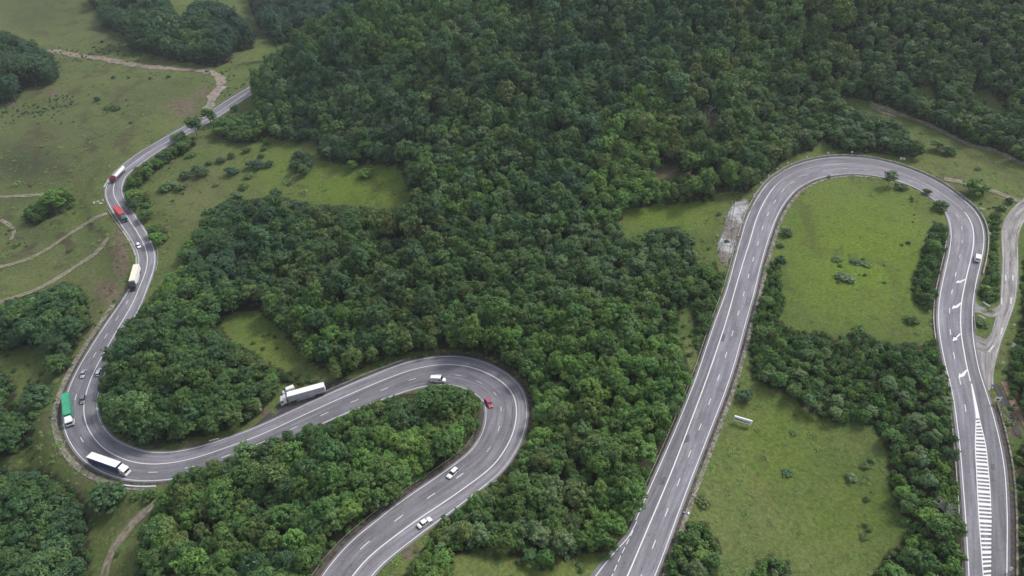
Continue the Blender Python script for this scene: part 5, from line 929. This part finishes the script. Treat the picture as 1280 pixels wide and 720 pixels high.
# individuals: those that show largest; the rest of each kind is one mass
ORD = ['first','second','third','fourth','fifth','sixth','seventh','eighth','ninth','tenth','eleventh','twelfth','thirteenth','fourteenth','fifteenth','sixteenth','seventeenth','eighteenth','nineteenth','twentieth']
CW = dict(deep='darkest-green', dark='dark-green', mid='mid-green', olive='olive', bright='bright-green', brown='brownish', grey='grey-green', blue='bluish-green', fresh='fresh-green')
def region(q):
    k = int(wood(q['px'], q['py'])); rn = REG[k-1] if k else 'hill'; x, y = q['px'], q['py']
    if rn == 'hill':
        if y > 600: return 'in the lowest central wood'
        if x > 655 and y > 420: return 'left of the straight road'
        if x > 655: return 'above the middle hairpin'
        if x < 350 and y > 400: return 'inside the left hairpin'
        if y > 260: return 'behind the middle hairpin'
        return 'on the forested hill'
    return dict(island='on the wooded hairpin island', corner='in the bottom left forest', thicket='in the right loop thicket', clump='in the clump by the straight road', foot='at the foot of the right meadow', edge='at the left picture edge', bend='left of the left bend',
                strip='along the right downhill leg', verge='left of the side road', east='right of the side road', south_east='on the bottom right bank', hedge='in the far bend hedge', copse='in the far roadside copse',
                knoll='on the knoll at far left', ridge='on the ridge at upper left', back='in the wood behind the hill', lone='beside the far valley road', pair='on the olive meadow edge', meadow_clump='in the left meadow')[rn]
def individuals(L, name, cat, group, nmax, parts):
    vis = [q for q in L if 4 < q['px'] < 1276 and 0 < q['py']-.4*q['H']*F/q['Z']*.79 and q['py']-q['H']*F/q['Z']*.7 < 712 and region(q) is not None]
    vis.sort(key=lambda q: -q['R']*math.sqrt(q['H'])/q['Z']); pick = vis[:nmax]; ids = {id(q) for q in pick}; by = {}
    for q in pick: by.setdefault(region(q), []).append(q)
    for rg, qs in by.items():
        qs.sort(key=lambda q: -q['py']); rows = [qs[i:i+14] for i in range(0, len(qs), 14)]
        for ri, row in enumerate(rows):
            row.sort(key=lambda q: q['px'])
            for ci, q in enumerate(row):
                o = tree_obj(name, q, parts)
                props(o, '%s %s %s, %s row up, %s from left' % (CW[q['nm']], cat, rg, ORD[ri], ORD[ci]), cat, group)
    return [q for q in L if id(q) not in ids]
restT = individuals([q for q in REC if not q['shrub']], 'forest_tree', 'tree', 'broadleaf trees of the forest', 300, True)
restS = individuals([q for q in REC if q['shrub']], 'forest_shrub', 'shrub', 'shrubs of the thickets and forest edges', 300, False)
# masses: points that carry size, turn, colour and variant, instanced by geometry nodes
vcol = bpy.data.collections.new('plant_library')
for k, (ky, i) in enumerate(VAR):
    o = bpy.data.objects.new('plant_%02d' % k, KINDS_[ky][1][i][2]); vcol.objects.link(o)
def scatter(name, P, rz, scl, var, tcol, coll, label, cat):
    me = bpy.data.meshes.new(name); me.vertices.add(len(P)); me.vertices.foreach_set('co', np.asarray(P, np.float32).ravel()); me.update()
    for a, ty, v in (('rz', 'FLOAT', rz), ('var', 'INT', var)): x = me.attributes.new(a, ty, 'POINT'); x.data.foreach_set('value', np.asarray(v, np.float32 if ty == 'FLOAT' else np.int32))
    for a, v in (('scl', scl), ('tcol', tcol)): x = me.attributes.new(a, 'FLOAT_VECTOR', 'POINT'); x.data.foreach_set('vector', np.asarray(v, np.float32).ravel())
    ob = link(name, me); ng = bpy.data.node_groups.new(name, 'GeometryNodeTree'); ng.interface.new_socket('Geometry', in_out='INPUT', socket_type='NodeSocketGeometry'); ng.interface.new_socket('Geometry', in_out='OUTPUT', socket_type='NodeSocketGeometry')
    n = ng.nodes.new; l = ng.links.new; gi, go = n('NodeGroupInput'), n('NodeGroupOutput'); ci = n('GeometryNodeCollectionInfo'); ci.inputs[0].default_value = coll; ci.inputs[1].default_value = True; ci.inputs[2].default_value = True
    ip = n('GeometryNodeInstanceOnPoints'); ip.inputs['Pick Instance'].default_value = True
    def na(a, ty): x = n('GeometryNodeInputNamedAttribute'); x.data_type = ty; x.inputs[0].default_value = a; return x.outputs[0]
    cb = n('ShaderNodeCombineXYZ'); l(na('rz', 'FLOAT'), cb.inputs[2]); l(gi.outputs[0], ip.inputs['Points']); l(ci.outputs[0], ip.inputs['Instance']); l(na('var', 'INT'), ip.inputs['Instance Index'])
    l(cb.outputs[0], ip.inputs['Rotation']); l(na('scl', 'FLOAT_VECTOR'), ip.inputs['Scale']); l(ip.outputs[0], go.inputs[0]); md = ob.modifiers.new('scatter', 'NODES'); md.node_group = ng
    return props(ob, label, cat, kind='stuff')
vi = {kv: k for k, kv in enumerate(VAR)}
def mass(name, L, label, cat):
    scatter(name, [(q['x'], q['y'], q['z']) for q in L], [q['rz'] for q in L], [q['s'] for q in L], [vi[(q['key'], q['v'])] for q in L], [q['c'] for q in L], vcol, label, cat)
mass('distant_forest', restT, 'dense broadleaf forest covering the hill and the slopes between the roads', 'forest')
if restS: mass('distant_undergrowth', restS, 'low scrub filling the forest edges and clearings', 'undergrowth')
# ground cover: tufts and low weeds on the meadows and along the verges
tcoll = bpy.data.collections.new('tuft_library')
for k in range(4):
    r = np.random.default_rng(40+k); n = 150; P = np.stack([r.normal(0, .42, n), r.normal(0, .42, n), r.uniform(.02, .34, n)*r.uniform(.3, 1, n)], 1); nn = np.array([0, 0, .8])+r.normal(0, .6, (n, 3)); nn /= np.linalg.norm(nn, axis=1)[:, None]
    t = np.cross(nn, r.normal(0, 1, (n, 3))); t /= np.linalg.norm(t, axis=1)[:, None]; b = np.cross(nn, t); s = .15*r.uniform(.6, 1.2, n)[:, None]
    V = np.stack([P-t*s, P-b*s*.6, P+t*s, P+b*s*.6], 1).reshape(-1, 3); o = bpy.data.objects.new('tuft_%d' % k, quads('tuft', V, np.arange(len(V)).reshape(-1, 4), m_leaf, attrs=dict(lv=np.repeat(r.uniform(.2, .8, n), 4)))); tcoll.objects.link(o)
n = 60000; x = g_.uniform(-400, 420, n); y = g_.uniform(70, 620, n); z = H(x, y); a, b, c = project(np.stack([x, y, z], 1)); d, _ = near(x, y, BED); d2, _ = near(x, y, BED2)
cl = np.sin(x*.06+np.sin(y*.05)*2)*np.sin(y*.07+1.5*np.sin(x*.04))
keep = (a > -60) & (a < 1340) & (b > -60) & (b < 790) & (wood(a, b) == 0) & (d > 1.6) & (d2 > .6) & ((cl+g_.normal(0, .8, n) > .55) | (d < 4)) & ((np.abs(a-1085) > 105) | (np.abs(b-320) > 95) | (g_.uniform(0, 1, n) < .3)); x, y, z, a, b = x[keep], y[keep], z[keep], a[keep], b[keep]
tc = np.array([(.085, .130, .036), (.075, .115, .034), (.105, .120, .048), (.070, .108, .034)])[g_.integers(0, 4, len(x))]*g_.uniform(.85, 1.15, (len(x), 1)); s = g_.lognormal(-.15, .4, len(x))
scatter('meadow_grass', np.stack([x, y, z+.02], 1), g_.uniform(0, 6.28, len(x)), np.stack([s, s, s*.55], 1), g_.integers(0, 4, len(x)), tc, tcoll, 'rough grass and weeds of the meadows and verges', 'grass')
# low understorey: small shrubs along every forest edge and verge so that the woods meet the grass softly
n = 90000; x = g_.uniform(-400, 420, n); y = g_.uniform(70, 620, n); z = H(x, y); a, b, c = project(np.stack([x, y, z], 1)); d, _ = near(x, y, BED); d2, _ = near(x, y, BED2); ppm = F/c
edge = (wood(a, b) > 0) & ((wood(a, b+5*ppm) == 0) | (wood(a-3*ppm, b) == 0) | (wood(a+3*ppm, b) == 0) | (wood(a, b-9*ppm) == 0))
def dens(L):
    v = np.zeros(len(a))
    for X_, Y_, rx, ry, s_ in L: v = np.maximum(v, s_*np.exp(-(((a-X_)/rx)**2+((b-Y_)/ry)**2)))
    return v
SCR = [(40,140,45,9,.5),(75,128,16,7,.6),(141,135,14,6,.8),(100,70,60,8,.25),(160,62,20,10,.3),(290,100,30,18,.12),(20,10,30,10,.2),(660,708,110,16,.45),(560,700,20,14,.5),(885,345,16,26,.5),(862,385,14,20,.8),(865,410,14,30,.9),(865,445,12,22,.9),(250,205,50,14,.07),(235,235,30,10,.2),(30,500,40,70,.12),(130,660,30,40,.05),
  (20,300,40,16,.10),(60,270,60,20,.05),(950,350,12,50,.35),(940,500,14,40,.2),(1000,520,30,14,.15),(1090,600,14,60,.2),(1110,640,14,40,.25),(880,620,14,30,.2),(1060,350,26,8,.35),(1075,330,30,4,.4),(1140,300,14,50,.1),(1170,250,16,12,.3),(1240,320,12,60,.5),(1232,370,14,16,.4),(1268,470,10,60,.35),(1275,620,10,90,.3),(345,440,60,30,.12),(390,478,30,8,.4),
  (830,214,26,9,.35),(850,270,60,10,.04),(885,248,35,4,.7),(1100,150,40,10,.1),(1180,150,50,20,.2),(1150,118,30,10,.25),(1230,128,30,12,.25),(60,440,50,20,.1),(25,580,40,10,.3),(500,700,30,20,.15),(250,560,60,3,.2),(120,380,30,20,.08),(140,330,16,30,.06)]
scrub = (wood(a, b) == 0) & (g_.uniform(0, 1, n) < dens(SCR)*.9)
keep = edge & (a > -60) & (a < 1340) & (b > -60) & (b < 790) & (d > 2.6) & (d2 > 1.4) & (g_.uniform(0, 1, n) < .55) | scrub & (d > 2.6) & (d2 > 1.4) & (c > 50); x, y, z, a, b = x[keep], y[keep], z[keep], a[keep], b[keep]
cc = np.array([colour_of(0, 0, p, q)[1] for p, q in zip(a, b)]); s = np.where(scrub[keep], g_.uniform(.3, .95, len(x)), g_.uniform(.5, 1.25, len(x))); sh = [vi[('shrub', 0)], vi[('shrub', 1)], vi[('shrub', 2)]]
scatter('forest_edge_undergrowth', np.stack([x, y, z-.1], 1), g_.uniform(0, 6.28, len(x)), np.stack([s*1.1, s*1.1, s*.8], 1), [sh[i] for i in g_.integers(0, 3, len(x))], cc, vcol, 'low undergrowth along the forest edges', 'undergrowth')
# ================================================================ haze: one closed box of even, thin air round everything
zmin = float(ZF.min()); zmax = max(float(ZF.max())+30, 240); X0, X1, Y0, Y1 = XF.min()-20, XF.max()+20, YF.min()-20, YF.max()+20
mh = bpy.data.materials.new('haze'); mh.use_nodes = True; mh.node_tree.nodes.remove(mh.node_tree.nodes['Principled BSDF']); pv = mh.node_tree.nodes.new('ShaderNodeVolumePrincipled')
pv.inputs['Color'].default_value = (.84, .92, 1, 1); pv.inputs['Density'].default_value = HAZE; pv.inputs['Anisotropy'].default_value = .2; mh.node_tree.links.new(pv.outputs[0], mh.node_tree.nodes['Material Output'].inputs['Volume'])
if HAZE > 0: props(MB().box(X0, X1, Y0, Y1, zmin-1, zmax).build('haze', mh), 'thin pale haze filling the valley', 'haze', kind='stuff')
print('trees', len(REC), 'restT', len(restT), 'restS', len(restS), 'individual objects', len(sc.objects))
